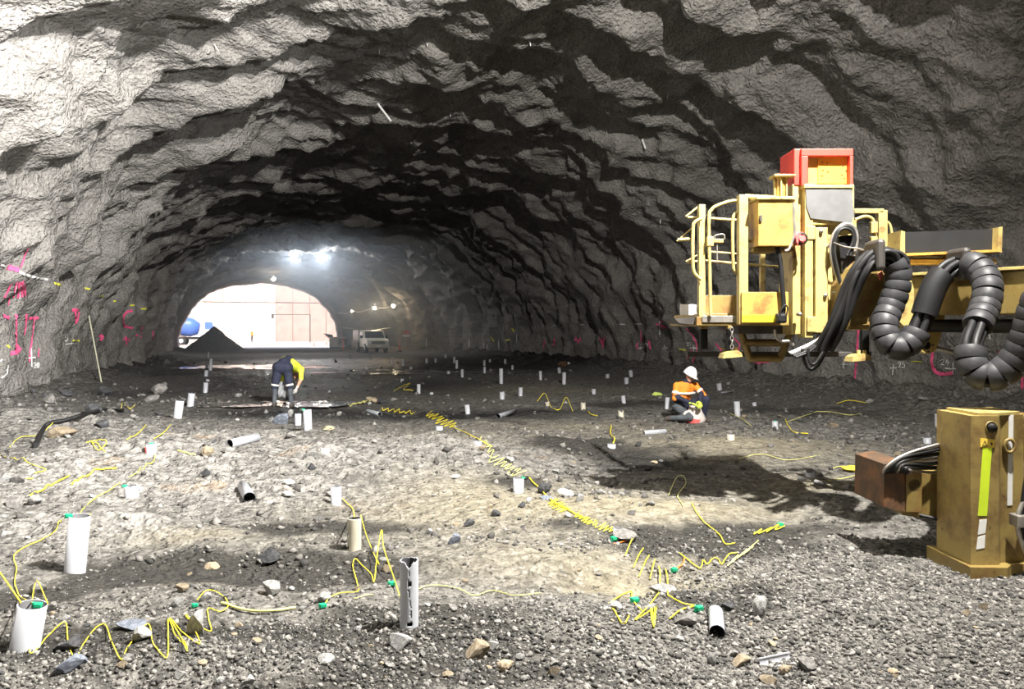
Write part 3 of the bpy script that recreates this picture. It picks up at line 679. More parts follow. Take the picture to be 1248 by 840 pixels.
MB().tube([(0, 0, .02), (.05, -.06, .2), (0, 0, (hr.z if hr else 8.4) - KEY.z + .05)], .02, 8).build('hanger', M_STEEL, hf)

# ---------------------------------------------------------------- plastic pipe collars standing in the charged blast holes
M_PVC = plain('white_pvc', (0.38, 0.39, 0.42), 0.42, var=0.07, scale=3)
M_PVCT = plain('cream_pvc', (0.42, 0.39, 0.31), 0.5, var=0.15, scale=4)
M_PVCD = plain('grey_pvc', (0.28, 0.30, 0.33), 0.45, var=0.15, scale=4)
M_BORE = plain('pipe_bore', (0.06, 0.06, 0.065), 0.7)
M_GREEN = plain('green_connector', (0.01, 0.34, 0.16), 0.4)
M_ORCON = plain('orange_connector', (0.80, 0.20, 0.03), 0.4)
M_WIRE = plain('yellow_shock_tube', (0.78, 0.66, 0.04), 0.45, var=0.08)
M_WIREP = plain('pale_shock_tube', (0.62, 0.60, 0.20), 0.5, var=0.1)
def pipe_mesh(r, h, seed, jag=0.0, hole=None, n=18, m=1, bury=0.06):
    """hollow pipe along +z; optional ragged top and holes broken through the wall"""
    rr = random.Random(seed); mb = MB(); t = max(.004, r * .09)
    m = max(m, 1); zs = [-bury] + [h * j / m for j in range(1, m + 1)] if m > 1 else [-bury, h]
    top = [h - jag * (rr.random() ** 1.5) for _ in range(n)]
    def V(k, j, rad):
        a = 2 * math.pi * k / n; z = top[k % n] if j == len(zs) - 1 else min(zs[j], top[k % n] - .001)
        return (rad * math.cos(a), rad * math.sin(a), z)
    keep = [[hole is None or not hole(2 * math.pi * (k + .5) / n, (zs[j] + zs[j + 1]) / 2 / h) for k in range(n)] for j in range(len(zs) - 1)]
    vo = [V(k, j, r) for j in range(len(zs)) for k in range(n)]; vi = [V(k, j, r - t) for j in range(len(zs)) for k in range(n)]
    N = n * len(zs); fo, fi, fe = [], [], []
    for j in range(len(zs) - 1):
        for k in range(n):
            k2 = (k + 1) % n; a, b, c, d = j * n + k, j * n + k2, (j + 1) * n + k2, (j + 1) * n + k
            if keep[j][k]:
                fo.append((a, b, c, d)); fi.append((N + d, N + c, N + b, N + a))
                if j == len(zs) - 2 or not keep[j + 1][k]: fe.append((d, c, N + c, N + d))
                if j > 0 and not keep[j - 1][k]: fe.append((b, a, N + a, N + b))
                if not keep[j][k2]: fe.append((c, b, N + b, N + c))
                if not keep[j][k - 1]: fe.append((a, d, N + d, N + a))
    mb.v = vo + vi; mb.f = fo + fi + fe; mb.sm = [True] * (len(fo) + len(fi)) + [False] * len(fe); mb.mi = [0] * len(fo) + [1] * len(fi) + [0] * len(fe)
    return mb
def connector(parent, loc, s=1.0, mat=None):
    mb = MB().box((-.016 * s, -.012 * s, -.010 * s), (.016 * s, .012 * s, .010 * s), .004 * s)
    mb.box((-.022 * s, -.006 * s, -.014 * s), (.004 * s, .006 * s, .012 * s), .002 * s)
    o = mb.build('connector_clip', mat or M_GREEN, parent); o.location = loc; return o
NPIPE = [0]
def pipe(xb, yb, xt, yt, w, label, group=None, mat=None, jag=0.0, hole=None, n=18, m=1, clip=False, clipdx=0, back=0.0):
    p = on_floor(xb, yb); d = depth(p); r = max(.03, w / F * d / 2); h = (yb - yt) / F * d; NPIPE[0] += 1
    tx = (xt - xb) / max(1.0, (yb - yt))                 # lean to the side, read off the photo
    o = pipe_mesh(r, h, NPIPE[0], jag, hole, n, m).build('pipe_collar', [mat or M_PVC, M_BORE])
    o.location = p + W(0, r, 0) - Vector((0, 0, 0.01))
    ax = W(tx, back, 1.0).normalized(); o.rotation_euler = Vector((0, 0, 1)).rotation_difference(ax).to_euler()
    if hole is not None:                                  # turn the broken side to the viewer
        o.rotation_euler = (0, 0, math.atan2(-SP * -1, 0) * 0 - PSI)
    tag(o, label, 'pipe', group)
    if clip: connector(o, (clipdx * r, -.2 * r, h + .004), max(.8, r / .055))
    return o, d, r, h
def hole3(a, t):
    f = (math.degrees(a) - 270 + 180) % 360 - 180         # angle from the face turned to the viewer
    if t > .90 + .09 * abs(f - 8) / 30 and abs(f - 8) < 30: return True
    if abs(f - 16) < 9 and .64 < t < .71: return True
    if abs(f - 10) < 16 and .07 < t < .135: return True
    if abs(f - 16) < 6 and .225 < t < .25: return True
    if abs(f - 12 - 8 * math.sin(t * 7)) < 3 and .13 < t < .86: return int(t * 60) % 9 > 1
    return False
def hole4(a, t):
    f = (math.degrees(a) - 270 + 180) % 360 - 180
    return (abs(f + 52) < 14 and .5 < t < .58) or (abs(f + 60) < 16 and .08 < t < .2)
p1, d1, r1, h1 = pipe(84, 699, 90, 630, 24, 'tall leaning white plastic pipe with green clip, beside the dark mud trough', n=28, clip=True, clipdx=-.9)
p2_, d2, r2, h2 = pipe(19, 797, 29, 740, 33, 'widest white pipe stub with green clip on rim and yellow zigzag lead', n=28, clip=True, clipdx=.4)
p3_, d3, r3, h3 = pipe(497, 768, 497, 683, 23, 'bluish white pipe broken open with a crack and holes down its side', hole=hole3, n=64, m=70, jag=.01)
p4_, d4, r4, h4 = pipe(430, 673, 430, 632, 17, 'short cream white pipe with two dark holes and a lead over its rim', hole=hole4, n=44, m=36, mat=M_PVCT)
p5_, d5, r5, h5 = pipe(408, 616, 408, 593, 13, 'small white pipe stub at the edge of the pale rock outcrop', n=22)
p6_, d6, r6, h6 = pipe(632, 602, 632, 583, 13, 'white pipe stub with rubble at its foot and a yellow lead running off', n=22, clip=True, clipdx=.9)
p7_, d7, r7, h7 = pipe(157, 608, 155, 592, 16, 'squat tilted white pipe stub with green clip on the pale rock', n=22, jag=.015, clip=True, clipdx=-.7)
p8_, d8, r8, h8 = pipe(182, 555, 181, 541, 12, 'small white pipe stub with red mark and green clip', n=20, clip=True, clipdx=.2)
MB().box((-r8 * 1.05, -r8 * .6, h8 * .3), (-r8 * .9, r8 * .2, h8 * .8), .003).build('red_mark', M_RED, p8_)
pipe(374, 525, 373, 499, 10, 'tall white pipe collar with green rim clip near the boots of the bending worker', n=20, clip=True, clipdx=-.8)
pipe(362, 519, 362, 504, 8, 'short white pipe collar between grey rocks and the tall collar by the bending worker', n=16)
pipe(214, 510, 217, 488, 10, 'thick leaning white pipe collar at the end of the left pipe row', n=18, group='pair of white pipes by the left rubble')
pipe(230, 496, 232, 479, 8, 'thin leaning white pipe collar behind the thick one in the left pipe row', n=16)
pipe(754, 655, 755, 644, 13, 'grey pipe stub on a heap of chips below the long yellow coil', n=20, mat=M_PVCD)
pipe(395, 553, 395, 546, 11, 'low white pipe end poking from the pale rock outcrop', n=16)
pipe(535, 525, 535, 519, 9, 'low white pipe end beside a green clip in the outcrop crest', n=16)
pipe(582, 543, 582, 537, 10, 'low tilted white pipe end beside the long yellow lead', n=16, jag=.01)
pipe(746, 547, 746, 541, 10, 'low pale pipe end at the edge of the basket shadow', n=16)
pipe(892, 537, 892, 529, 9, 'low cream pipe end on the tan mound behind the basket shadow', n=16, mat=M_PVCT)
pipe(990, 582, 989, 575, 11, 'low white pipe end among chips beside the yellow rag', n=16, jag=.01)
pipe(946, 523, 946, 513, 7, 'white pipe collar with green top on rubble right of the kneeling worker', n=16, clip=True)
pipe(900, 508, 899, 489, 7, 'tall white pipe collar next to the kneeling worker on the bag side', n=16)
pipe(878, 476, 877, 467, 6, 'leaning white pipe collar with a stick against it behind the kneeling worker', n=14)
pipe(813, 499, 814, 484, 5, 'thin white pipe collar at the elbow of the kneeling worker', n=14)
pipe(1146, 521, 1146, 504, 8, 'pale pipe collar before the rock bank behind the outrigger', n=16)
pipe(1133, 541, 1132, 533, 9, 'low white pipe end just behind the bunched outrigger hoses', n=16)
pipe(758, 511, 757, 499, 7, 'weathered cream pipe collar split at the top, in front of the kneeling worker', n=16, mat=M_PVCT, jag=.05)
pipe(711, 500, 711, 490, 6, 'cream pipe collar with yellow lead tied on, beside a thin dark puddle', n=14, mat=M_PVCT, jag=.03)
pipe(668, 495, 667, 489, 5, 'short cream pipe stub with slack yellow lead, at the puddle edge', n=14, mat=M_PVCT, jag=.03)
pipe(570, 505, 569, 493, 6, 'white pipe collar at the rim of the dark wet hollow', n=16)
pipe(612, 487, 612, 477, 6, 'white pipe collar with a dark break at its foot on the grey plateau', n=16, jag=.02)
def HGT(h, a, b): return 'tall' if h > a else 'mid-height' if h > b else 'low'
FARP = [(477.7, 443.5, 435, 3), (490.7, 446, 437.6, 3), (519.8, 442.6, 436.7, 3), (530.6, 442, 436.7, 3), (543, 436.7, 431.7, 3), (553.5, 442.6, 434.7, 3), (556.5, 449.4, 438.8, 3.4), (590.3, 446, 439, 3), (597, 441.5, 437.6, 2.6), (615.7, 443.5, 437.6, 3), (624.5, 450.5, 445, 3), (446.6, 450.5, 447, 3), (451.3, 438.4, 431.7, 2.4), (500.5, 450, 447, 3), (426, 437, 432, 2.4)]
for x, yb, yt, w in FARP:
    pipe(x, yb, x, yt, w, HGT(yb - yt, 7, 5) + ' white pipe collar standing on the dark wet floor toward the white truck', 'far pipe collars on the wet floor', n=10)
for x, yb, yt, w in [(252.8, 436, 429, 2.4), (255.7, 452, 437, 3.6), (251, 449, 444, 3.4), (250, 459, 451, 4.4), (252, 465, 462, 4), (249, 479, 466, 5.5)]:
    pipe(x, yb, x + .8, yt, w, HGT(yb - yt, 12, 6) + ' white pipe collar in the row running along the left wall to the muck pile', 'pipe row along the left wall', n=12)
for x, yb, yt, w in [(563.2, 460, 450, 3.6), (546.4, 456, 452, 3.6), (590.5, 455, 447, 3.2), (610.7, 468, 449, 4.6), (510, 480, 468, 4.4), (489.8, 466, 461.6, 4), (525.7, 481, 478, 4.4)]:
    pipe(x, yb, x, yt, w, HGT(yb - yt, 15, 7) + ' white pipe collar between the wet hollow and the grey plateau crest', 'pipe collars around the plateau crest', n=12)
for x, yb, yt, w in [(659, 463.4, 452, 3.6), (682, 455, 447.8, 4), (687.5, 468.8, 453.7, 4.6), (693.6, 444, 441, 3), (634.5, 483, 472, 5), (724, 480.6, 473.9, 5), (760.7, 492, 482, 5), (764, 468, 460, 5), (769.6, 459.5, 451, 4.4), (740.7, 461, 455.7, 4.4), (920.6, 495, 490, 5)]:
    pipe(x, yb, x + R.uniform(-1, 1), yt, w, HGT(yb - yt, 11, 7) + ' white pipe collar standing along the foot of the rippled right wall', 'pipe collars near the right wall', n=12)
def lying(xa, ya, xb, yb, w, label, name='fallen_pipe', mat=None, half=False, jag=.01):
    a = on_floor(xa, ya); b = on_floor(xb, yb); d = depth(a); r = w / F * d / 2
    ax = b - a; ln = ax.length
    o = pipe_mesh(r, ln, int(xa), jag, (lambda t, q: math.cos(t - 2.0) > -.1) if half else None, 22, 8 if half else 1, bury=0.0).build(name, [mat or M_PVC, M_PVC if half else M_BORE])
    o.location = a + Vector((0, 0, r * .7)); o.rotation_euler = ax.to_track_quat('Z', 'Y').to_euler()
    return tag(o, label, 'pipe')
lying(280, 545, 314, 537, 11, 'white plastic pipe length lying on the pale rock outcrop')
lying(304, 612, 296, 597, 14, 'short pipe lying in the outcrop with its dark open end showing')
lying(607, 510, 627, 503, 6, 'jointed white pipe piece lying beside the dark wet hollow')
lying(785, 530, 812, 528, 6, 'thin white pipe lying flat before the kneeling worker')
lying(874, 778, 872, 752, 19, 'broken white pipe stub lying with its dark mouth towards the viewer', jag=.03)
lying(928, 814, 966, 806, 17, 'curved half shell of a split white pipe on the gravel', 'pipe_shell', half=True)
lying(878, 440 + 40, 892, 478, 2.5, 'thin pale stick lying by the leaning pipe behind the kneeling worker', 'stick')
lying(448, 503, 463, 507, 5, 'grey pipe piece lying at the edge of the dark wet hollow', mat=M_PVCD)

# ---------------------------------------------------------------- yellow shock tube leads
NW = [0]
def wire(pts, label, r=.0035, k=7, mat=None, group=None, clips=()):
    """pts: picture points on the ground, optional third value = height above it (metres)"""
    q = []
    for p in pts:
        if isinstance(p, Vector): q.append(p); continue
        g = on_floor(p[0], p[1]); q.append(g + Vector((0, 0, r + .009 + (p[2] if len(p) > 2 else 0))))
    pth = catmull(q, k) if k > 1 else q
    for i, p in enumerate(pth):                                   # never under the ground
        g = fz(p.x, p.y)
        if p.z < g + r + .006: pth[i] = Vector((p.x, p.y, g + r + .006))
    root = empty('detonator_lead', Vector((pth[0].x, pth[0].y, fz(pth[0].x, pth[0].y))), 0, label, 'cord', group)
    o = root.location.copy()
    MB().tube([p - o for p in pth], r, 5).build('shock_tube', mat or M_WIRE, root)
    for (x, y, s) in clips:
        connector(root, on_floor(x, y) - o + Vector((0, 0, .016 * s)), s, M_GREEN)
    NW[0] += 1; return root
def top_of(o, h, dx=0.0): return o.matrix_basis @ Vector((dx, 0, h + .01))
wire([top_of(p2_, h2, r2), (43, 745, .16), (36, 798), (58, 778), (79, 761), (83, 786), (92, 808), (103, 786), (126, 763), (136, 785), (148, 807), (157, 790), (180, 763), (187, 788), (203, 805), (205, 780), (205, 757), (213, 776), (228, 797), (222, 782), (207, 756), (219, 770), (243, 788), (236, 768), (226, 752), (240, 764), (257, 772), (254, 756), (254, 744), (268, 748), (278, 740), (268, 726), (252, 722), (240, 734)],
     'yellow zigzag lead running from the widest pipe stub to a grey rock', r=.0032, clips=((238, 741, 1.0),))
wire([(0, 741, .2), top_of(p2_, h2, -r2 * .8)], 'short double yellow lead ending at the rim of the widest pipe', r=.005, k=1)
wire([top_of(p2_, h2, 0), (23, 728), (18, 712), (20, 695), (17, 680), (28, 670), (50, 660), (66, 650), (74, 638), top_of(p1, h1, -r1)], 'yellow lead joining the widest pipe stub to the tall leaning pipe', r=.0035)
wire([top_of(p1, h1, r1), (98, 628), (105, 618), (120, 606), (132, 600), (146, 590)], 'yellow lead from the tall leaning pipe up to the squat tilted stub', r=.004)
wire([(157, 589, .05), (176, 572), (188, 562), (188, 553)], 'yellow lead between the squat tilted stub and the red marked stub', r=.004)
wire([(37, 606), (55, 598), (65, 592), (84, 582)], 'bundle of yellow lead lying on the outcrop below the long bundle', r=.010)
wire([(88, 592), (110, 580), (125, 574), (142, 573)], 'long yellow bundle of lead along a rock ledge', r=.010)
wire([(0, 556), (20, 562), (40, 568), (56, 574), (42, 578)], 'thin yellow lead hooked over the left end of the ledge', r=.005)
wire([(26, 585), (40, 585)], 'short straight yellow lead scrap at the left ledge', r=.006)
wire([(105, 541), (118, 538), (130, 540), (120, 550), (112, 540), (128, 552)], 'tangled yellow lead around an orange stone by the left wall', r=.006)
wire([(12, 546), (25, 534), (48, 531), (68, 517, .05)], 'pale yellow lead draped near the black cable', r=.005)
wire([(155, 537), (168, 530), (178, 519)], 'yellow lead streak beneath the thick leaning pipe, lower one', r=.007)
wire([(188, 536), (200, 528), (208, 519)], 'yellow lead streak beneath the thick leaning pipe, upper one', r=.007)
wire([(147, 500), (150, 492), (158, 499), (165, 494)], 'yellow lead knot in dark rubble at the left wall foot', r=.008)
wire([(217, 551), (228, 554), (238, 557)], 'lime yellow strip lying on the outcrop beside a tan stone', r=.012, mat=M_WIREP)
wire([(360, 744), (330, 748), (300, 747), (270, 738)], 'dull yellow lead half buried between the zigzag coil and blue clip', r=.008, mat=M_WIREP)
wire([(394, 742), (402, 731), (416, 725), (436, 723), (435, 712), (430, 692), (433, 683), (440, 690), (452, 705, .02), (456, 711), (460, 690, .08), (465, 672, .15), (468, 688, .1), (480, 712, .03), (488, 732)],
     'yellow lead looped between the blue green clip and the broken open pipe', r=.0035, clips=((394, 742, 1.2), (478, 715, 1.3)))
wire([top_of(p4_, h4, 0), (430, 625, .02), (424, 616), (418, 610)], 'yellow lead hanging over the rim of the short cream pipe', r=.005)
wire([top_of(p4_, h4, r4), (440, 645, .1), (446, 660, .05), (456, 678), (462, 690)], 'thin yellow lead falling from the short cream pipe to the loops', r=.003)
wire([(510, 720), (522, 716), (540, 716), (560, 720), (578, 728), (600, 722), (625, 728), (660, 725)], 'faint yellow lead in the gravel right of the broken open pipe', r=.003, mat=M_WIREP)
wire([(432, 732), (445, 728), (455, 727)], 'short thin lead left of the broken open pipe', r=.003, mat=M_WIREP)
wire([(640, 582), (650, 590), (662, 602), (672, 612), (682, 618), (700, 628), (712, 634)], 'taut doubled yellow lead running from the rubble footed stub', r=.008)
def coil(x0, y0, x1, y1, n, amp, label, r=.006, mat=None, up=.0, skew=0.0):
    pts = []; rc = random.Random(int(x0 * 7 + y0))
    for i in range(n * 2 + 1):
        t = i / (n * 2); s = 1 if i % 2 else -1
        j = rc.uniform(.4, 1.25); pts.append((x0 + (x1 - x0) * t + s * amp * skew * j + rc.uniform(-1, 1), y0 + (y1 - y0) * t + s * amp * j, rc.uniform(0, .03) if s < 0 else 0.0))
    return wire(pts, label, r, 5, mat)
coil(672, 612, 690, 624, 5, 3, 'upper coils of doubled yellow lead past the rubble footed stub', .0035, skew=-2.2)
coil(702, 630, 722, 640, 5, 2.6, 'middle coils of doubled yellow lead past a white chip', .0035, skew=-2.2)
coil(722, 640, 748, 650, 5, 2.2, 'last coils of the doubled lead above the green and orange clip', .0035, skew=-2.2)
coil(602, 560, 634, 580, 6, 3, 'pale yellow coils on the outcrop just before the rubble footed stub', .0045, M_WIREP, skew=-2.5)
coil(585, 536, 604, 560, 4, 2, 'thin yellow coils descending the outcrop past the low tilted pipe', .006, M_WIREP, skew=-1.5)
coil(522, 505, 552, 522, 8, 2.5, 'dense yellow coils at the crest of the outcrop', .006, skew=-2.5)
wire([(552, 522), (566, 528), (585, 538), (600, 546)], 'straight yellow lead from the crest coils down to the low tilted pipe', r=.008)
coil(465, 500, 505, 505, 6, 1.5, 'yellow lead wisps along the wet hollow edge', .008, skew=-1)
wire([(480, 478), (490, 472), (500, 468), (492, 476), (503, 477)], 'yellow lead tangle on the wet floor beside a low pipe', r=.010)
for i, (xa, ya, xb, yb, la) in enumerate([(772, 658, 762, 680, 'first'), (784, 672, 772, 694, 'second'), (791, 681, 779, 705, 'third'), (798, 686, 792, 708, 'fourth'), (803, 694, 804, 722, 'fifth'), (811, 698, 814, 728, 'sixth')]):
    wire([(xa, ya, .01), ((xa + xb) / 2 + 1, (ya + yb) / 2, .03), (xb, yb)], la + ' yellow coil turn beyond the green and orange clip, before the white slab', r=.0045)
wire([(769, 660), (748, 665)], 'orange tipped green clip and lead on a chip heap', r=.004, clips=((749, 660, 1.5),), mat=M_ORCON)
wire([(742, 738), (770, 723), (766, 755), (757, 762), (742, 738)], 'yellow lead bent in a triangle over the tan mud edge', r=.0045, k=2)
wire([(793, 741), (796, 768), (799, 742), (797, 766), (794, 745), (800, 742)], 'bunched thick yellow lead end standing out of the chips', r=.007, k=2)
wire([(803, 725), (790, 742), (774, 758), (788, 750), (798, 742)], 'yellow lead trailing from the white slab to the bunched end', r=.004, k=3)
wire([(814, 728), (832, 738), (846, 741), (830, 746), (816, 757)], 'yellow lead hooked to the green clip beside the broken stub', r=.0045, clips=((852, 746, 1.4),))
wire([(772, 736), (778, 742), (783, 748)], 'green clip lead by the triangle of lead', r=.004, clips=((774, 736, 1.4),))
wire([(828, 676), (838, 684), (853, 695), (857, 685), (862, 690), (872, 682), (880, 690), (888, 678), (898, 676)], 'yellow lead tangle around a white chip near the tan mud', r=.0045)
wire([(822, 698), (832, 690), (834, 682)], 'short lead with blue green and orange clip at the mud edge', r=.005, clips=((822, 698, 1.3),), mat=M_ORCON)
wire([(843, 615), (850, 628), (860, 640), (868, 646), (878, 655), (884, 665), (896, 664)], 'yellow lead running down from the basket shadow', r=.0045)
wire([(815, 605), (824, 590, .05), (832, 588, .06), (836, 594, .03), (826, 606), (832, 618)], 'pale yellow loop at the near edge of the basket shadow', r=.0045, mat=M_WIREP)
coil(918, 652, 950, 646, 4, 3, 'yellow tangle with green clip on the gravel edge below the shadow', .005, skew=-2)
wire([(950, 644), (955, 640)], 'green clip with orange tube on the gravel below the hose shadow', r=.005, clips=((951, 643, 1.5),), mat=M_ORCON)
coil(890, 690, 918, 668, 5, 4, 'pale yellow lead heap at the gravel border', .004, M_WIREP, skew=-1.5)
wire([(1056, 588), (1066, 594), (1076, 596)], 'yellow lead at the end plate of the outrigger arm', r=.006)
wire([(1010, 588), (1040, 582), (1060, 574), (1030, 570), (1015, 572)], 'yellow lead loop around the yellow rag', r=.006, mat=M_WIREP)
wire([(745, 520), (744, 530), (749, 536), (746, 545)], 'yellow lead dangling over the low pale pipe end', r=.009)
wire([(655, 490), (664, 488, .15), (672, 498), (682, 500), (690, 493, .15), (698, 502)], 'slack yellow lead swagged between the cream pipe stubs', r=.009)
wire([(712, 500), (720, 506), (728, 508)], 'yellow lead draped off the cream pipe collar to the ground', r=.009)
wire([(957, 512), (960, 520), (968, 528), (985, 530)], 'yellow lead right of the green topped pipe collar', r=.009)
wire([(960, 515), (990, 505), (1010, 503), (1035, 507), (1050, 505)], 'pale lead across the rock bank behind the outrigger', r=.008, mat=M_WIREP)
wire([(1020, 493), (1035, 489), (1055, 492)], 'yellow lead on the ledge below the survey numbers', r=.009)
wire([(915, 520), (905, 512), (890, 505)], 'yellow lead from the tall collar towards the rubble', r=.008, mat=M_WIREP)
coil(425, 495, 455, 488, 5, 1.5, 'yellow lead wisps on rubble right of the bending worker', .010, M_WIREP, skew=-1)
wire([(900, 560), (930, 555), (960, 562), (1000, 556)], 'faint lead lying on the tan mound', r=.004, mat=M_WIREP)
# black cable by the left wall
bk = [on_floor(x, y) + Vector((0, 0, .04)) for x, y in ((44, 546), (52, 528), (60, 519), (80, 515), (105, 507), (125, 502), (150, 503))]
o_ = Vector((bk[0].x, bk[0].y, 0)); o = MB().tube([p - o_ for p in catmull(bk, 6)], .035, 8).build('black_cable', M_BLK); o.location = o_
tag(o, 'thick black cable bent over rubble at the left wall foot', 'cable')

# ---------------------------------------------------------------- rocks
def rock_tpl(seed, sub=2, planes=9, flat=(1, 1, 1)):
    rr = np.random.RandomState(seed); bm = bmesh.new(); bmesh.ops.create_icosphere(bm, subdivisions=sub, radius=1.0)
    V = np.array([v.co for v in bm.verts]); Fc = [[v.index for v in f.verts] for f in bm.faces]; bm.free()
    for _ in range(planes):
        n = rr.normal(size=3); n /= np.linalg.norm(n); dd = rr.uniform(.42, .78)
        s = V @ n; V = V - np.outer(np.maximum(0, s - dd), n)
    V += rr.normal(size=V.shape) * .012
    V *= np.array(flat); V /= np.abs(V).max(0)
    me = bpy.data.meshes.new('rock'); me.from_pydata(V.tolist(), [], Fc); return me
def rockmat(name, a, b):
    m, n, l, bs = new_mat(name); nt = m.node_tree; co = coords(nt)
    oi = nt.nodes.new('ShaderNodeObjectInfo').outputs['Random']
    f = noise_n(nt, co, 2.4, 7, 0.65)
    c = mixc(nt, ramp_n(nt, f, .32, .68), a, b)
    hsv = nt.nodes.new('ShaderNodeHueSaturation'); l.new(c, hsv.inputs['Color'])
    mr = nt.nodes.new('ShaderNodeMapRange'); mr.inputs[3].default_value = .6; mr.inputs[4].default_value = 1.3; l.new(oi, mr.inputs[0]); l.new(mr.outputs[0], hsv.inputs['Value'])
    l.new(hsv.outputs[0], bs.inputs['Base Color']); bs.inputs['Roughness'].default_value = .85
    l.new(bump_n(nt, noise_n(nt, co, 14, 5), .5, .05), bs.inputs['Normal']); return m
M_RK = rockmat('grey_rock', (0.11, 0.105, 0.10), (0.26, 0.25, 0.235)); M_RKL = rockmat('pale_rock', (0.20, 0.20, 0.195), (0.40, 0.395, 0.38))
M_RKD = rockmat('dark_rock', (0.025, 0.026, 0.028), (0.085, 0.087, 0.092)); M_RKT = rockmat('tan_rock', (0.22, 0.17, 0.11), (0.40, 0.33, 0.23)); M_RKB = rockmat('bluish_rock', (0.12, 0.14, 0.18), (0.28, 0.31, 0.37))
TPL = {}
for nm, m in (('g', M_RK), ('l', M_RKL), ('d', M_RKD), ('t', M_RKT), ('b', M_RKB)):
    TPL[nm] = [rock_tpl(100 + i * 7, 2, 8 + i % 5) for i in range(7)]
    for me in TPL[nm]: me.materials.append(m)
def rock(px, py, w, h, kind, label, group=None, seed=None, name='rock'):
    p = on_floor(px, py); d = depth(p); rr = random.Random(seed if seed is not None else int(px * 31 + py))
    o = obj(name, rr.choice(TPL[kind])); sx = w / F * d / 2; sz = h / F * d / 2
    o.scale = (sx, sx * rr.uniform(.7, 1.0), sz); o.rotation_euler = (rr.uniform(-.15, .15), rr.uniform(-.25, .25), -PSI + rr.uniform(-.5, .5))
    o.location = p + W(0, sx * .6, 0); o.location.z = fz(o.location.x, o.location.y) + sz * .55
    return tag(o, label, 'rock', group)
SPECIAL = [(328, 727, 24, 26, 'l', 'pale pyramid shaped rock on the far bank of the zigzag coil'), (238, 775, 24, 40, 'l', 'upright split grey rock with green clip and yellow coil around it'),
    (485, 792, 32, 22, 'l', 'rounded pale rock at the foot of the broken open pipe'), (553, 663, 18, 15, 'b', 'bluish rock in the middle of the tan gravel'), (571, 642, 15, 10, 'd', 'dark splintered rock near the bluish rock'),
    (605, 630, 12, 11, 'd', 'black rock with pale side beyond the dark splintered rock'), (153, 770, 38, 15, 'b', 'flat bluish slab under the zigzag lead'), (170, 783, 22, 20, 'l', 'small pale wedge stone touching the zigzag lead'),
    (44, 725, 24, 20, 'g', 'grey angular rock behind the widest pipe stub'), (80, 795, 34, 20, 'd', 'dark grey rock at the foot of the widest pipe stub'), (80, 822, 36, 20, 'b', 'bluish angular rock below the first zigzag bends'), (325, 690, 32, 22, 'd', 'black wedge rock half sunk in the mud trough'),
    (256, 694, 22, 9, 't', 'flat buff stone in the mud trough'), (930, 751, 24, 30, 'l', 'pale pointed rock throwing a black shadow on the gravel'), (809, 723, 36, 15, 'l', 'flat white slab of rock lying across the tan mud'), (870, 812, 16, 20, 'l', 'pale upright shard beside the broken pipe stub'),
    (580, 805, 34, 24, 't', 'buff boulder half buried in foreground gravel'), (617, 818, 24, 18, 't', 'brown blocky stone next to the buff boulder'), (600, 793, 16, 12, 'l', 'small white stone above the buff boulder'), (573, 812, 12, 9, 'l', 'small white stone below the buff boulder'),
    (634, 806, 12, 12, 'l', 'pale tooth shaped stone right of the brown blocky stone'), (675, 825, 16, 16, 't', 'buff cone shaped stone in the lower gravel'), (395, 810, 22, 12, 'l', 'flat pale stone with pointed end in the gravel'), (888, 745, 16, 14, 'd', 'dark rounded rock between pointed rock and broken stub'),
    (762, 662, 30, 18, 'g', 'grey rock ledge below the grey pipe stub'), (665, 602, 22, 16, 'd', 'dark rock in the rubble right of the footed stub'), (690, 606, 22, 14, 'l', 'pale rock in the rubble right of the footed stub'), (706, 612, 12, 12, 'l', 'small white rock ending the rubble row'), (645, 614, 10, 9, 'l', 'white pebble at the foot of the rubble row'), (668, 609, 20, 8, 'b', 'flat bluish stone in the rubble row'),
    (1000, 592, 14, 9, 'l', 'pale chip beside the low pipe end and yellow rag'), (1180, 752, 12, 11, 't', 'buff stone on the gravel below the outrigger'), (1200, 745, 14, 14, 't', 'blocky buff stone on the gravel below the outrigger'), (692, 632, 9, 8, 'l', 'white chip beside the middle coils'), (873, 690, 9, 9, 'l', 'white chip inside the lead tangle'),
    (343, 517, 22, 16, 'b', 'grey boulder at the boots of the bending worker'), (330, 516, 10, 10, 'g', 'small grey block left of the boulder by the boots'), (354, 508, 9, 12, 'l', 'pale block between the boulder and the pipe collars'), (290, 484, 10, 6, 'l', 'white stone lying in the shallow puddle'), (453, 490, 16, 7, 't', 'pinkish flat stone at the hollow edge'), (465, 492, 14, 9, 'd', 'dark pointed stone beside the pinkish one'),
    (70, 535, 34, 18, 't', 'orange tan stone wrapped by yellow lead at the left wall'), (122, 522, 20, 14, 'd', 'dark hollow stone in the left bank'), (13, 620, 24, 18, 'g', 'grey rock at the left rock ledge'), (40, 617, 16, 14, 'g', 'small grey rock beside the left ledge'), (252, 558, 18, 16, 't', 'tan stone perched on the outcrop'), (20, 590, 18, 12, 'g', 'rock at the left edge above the ledge'),
    (838, 765, 30, 16, 'g', 'broken grey rubble lump left of the broken stub'), (795, 745, 20, 10, 'l', 'pale stone under the bunched lead'), (752, 744, 20, 11, 'l', 'pale stone inside the triangle of lead'), (960, 822, 18, 14, 't', 'tan stone below the split shell'), (985, 818, 24, 18, 'g', 'grey broken rock right of the split shell'), (905, 812, 26, 12, 't', 'pale tan slab left of the split shell'), (940, 835, 24, 12, 't', 'flat pale stone at the gravel border below the split shell')]
for s in SPECIAL: rock(*s[:5], s[5])
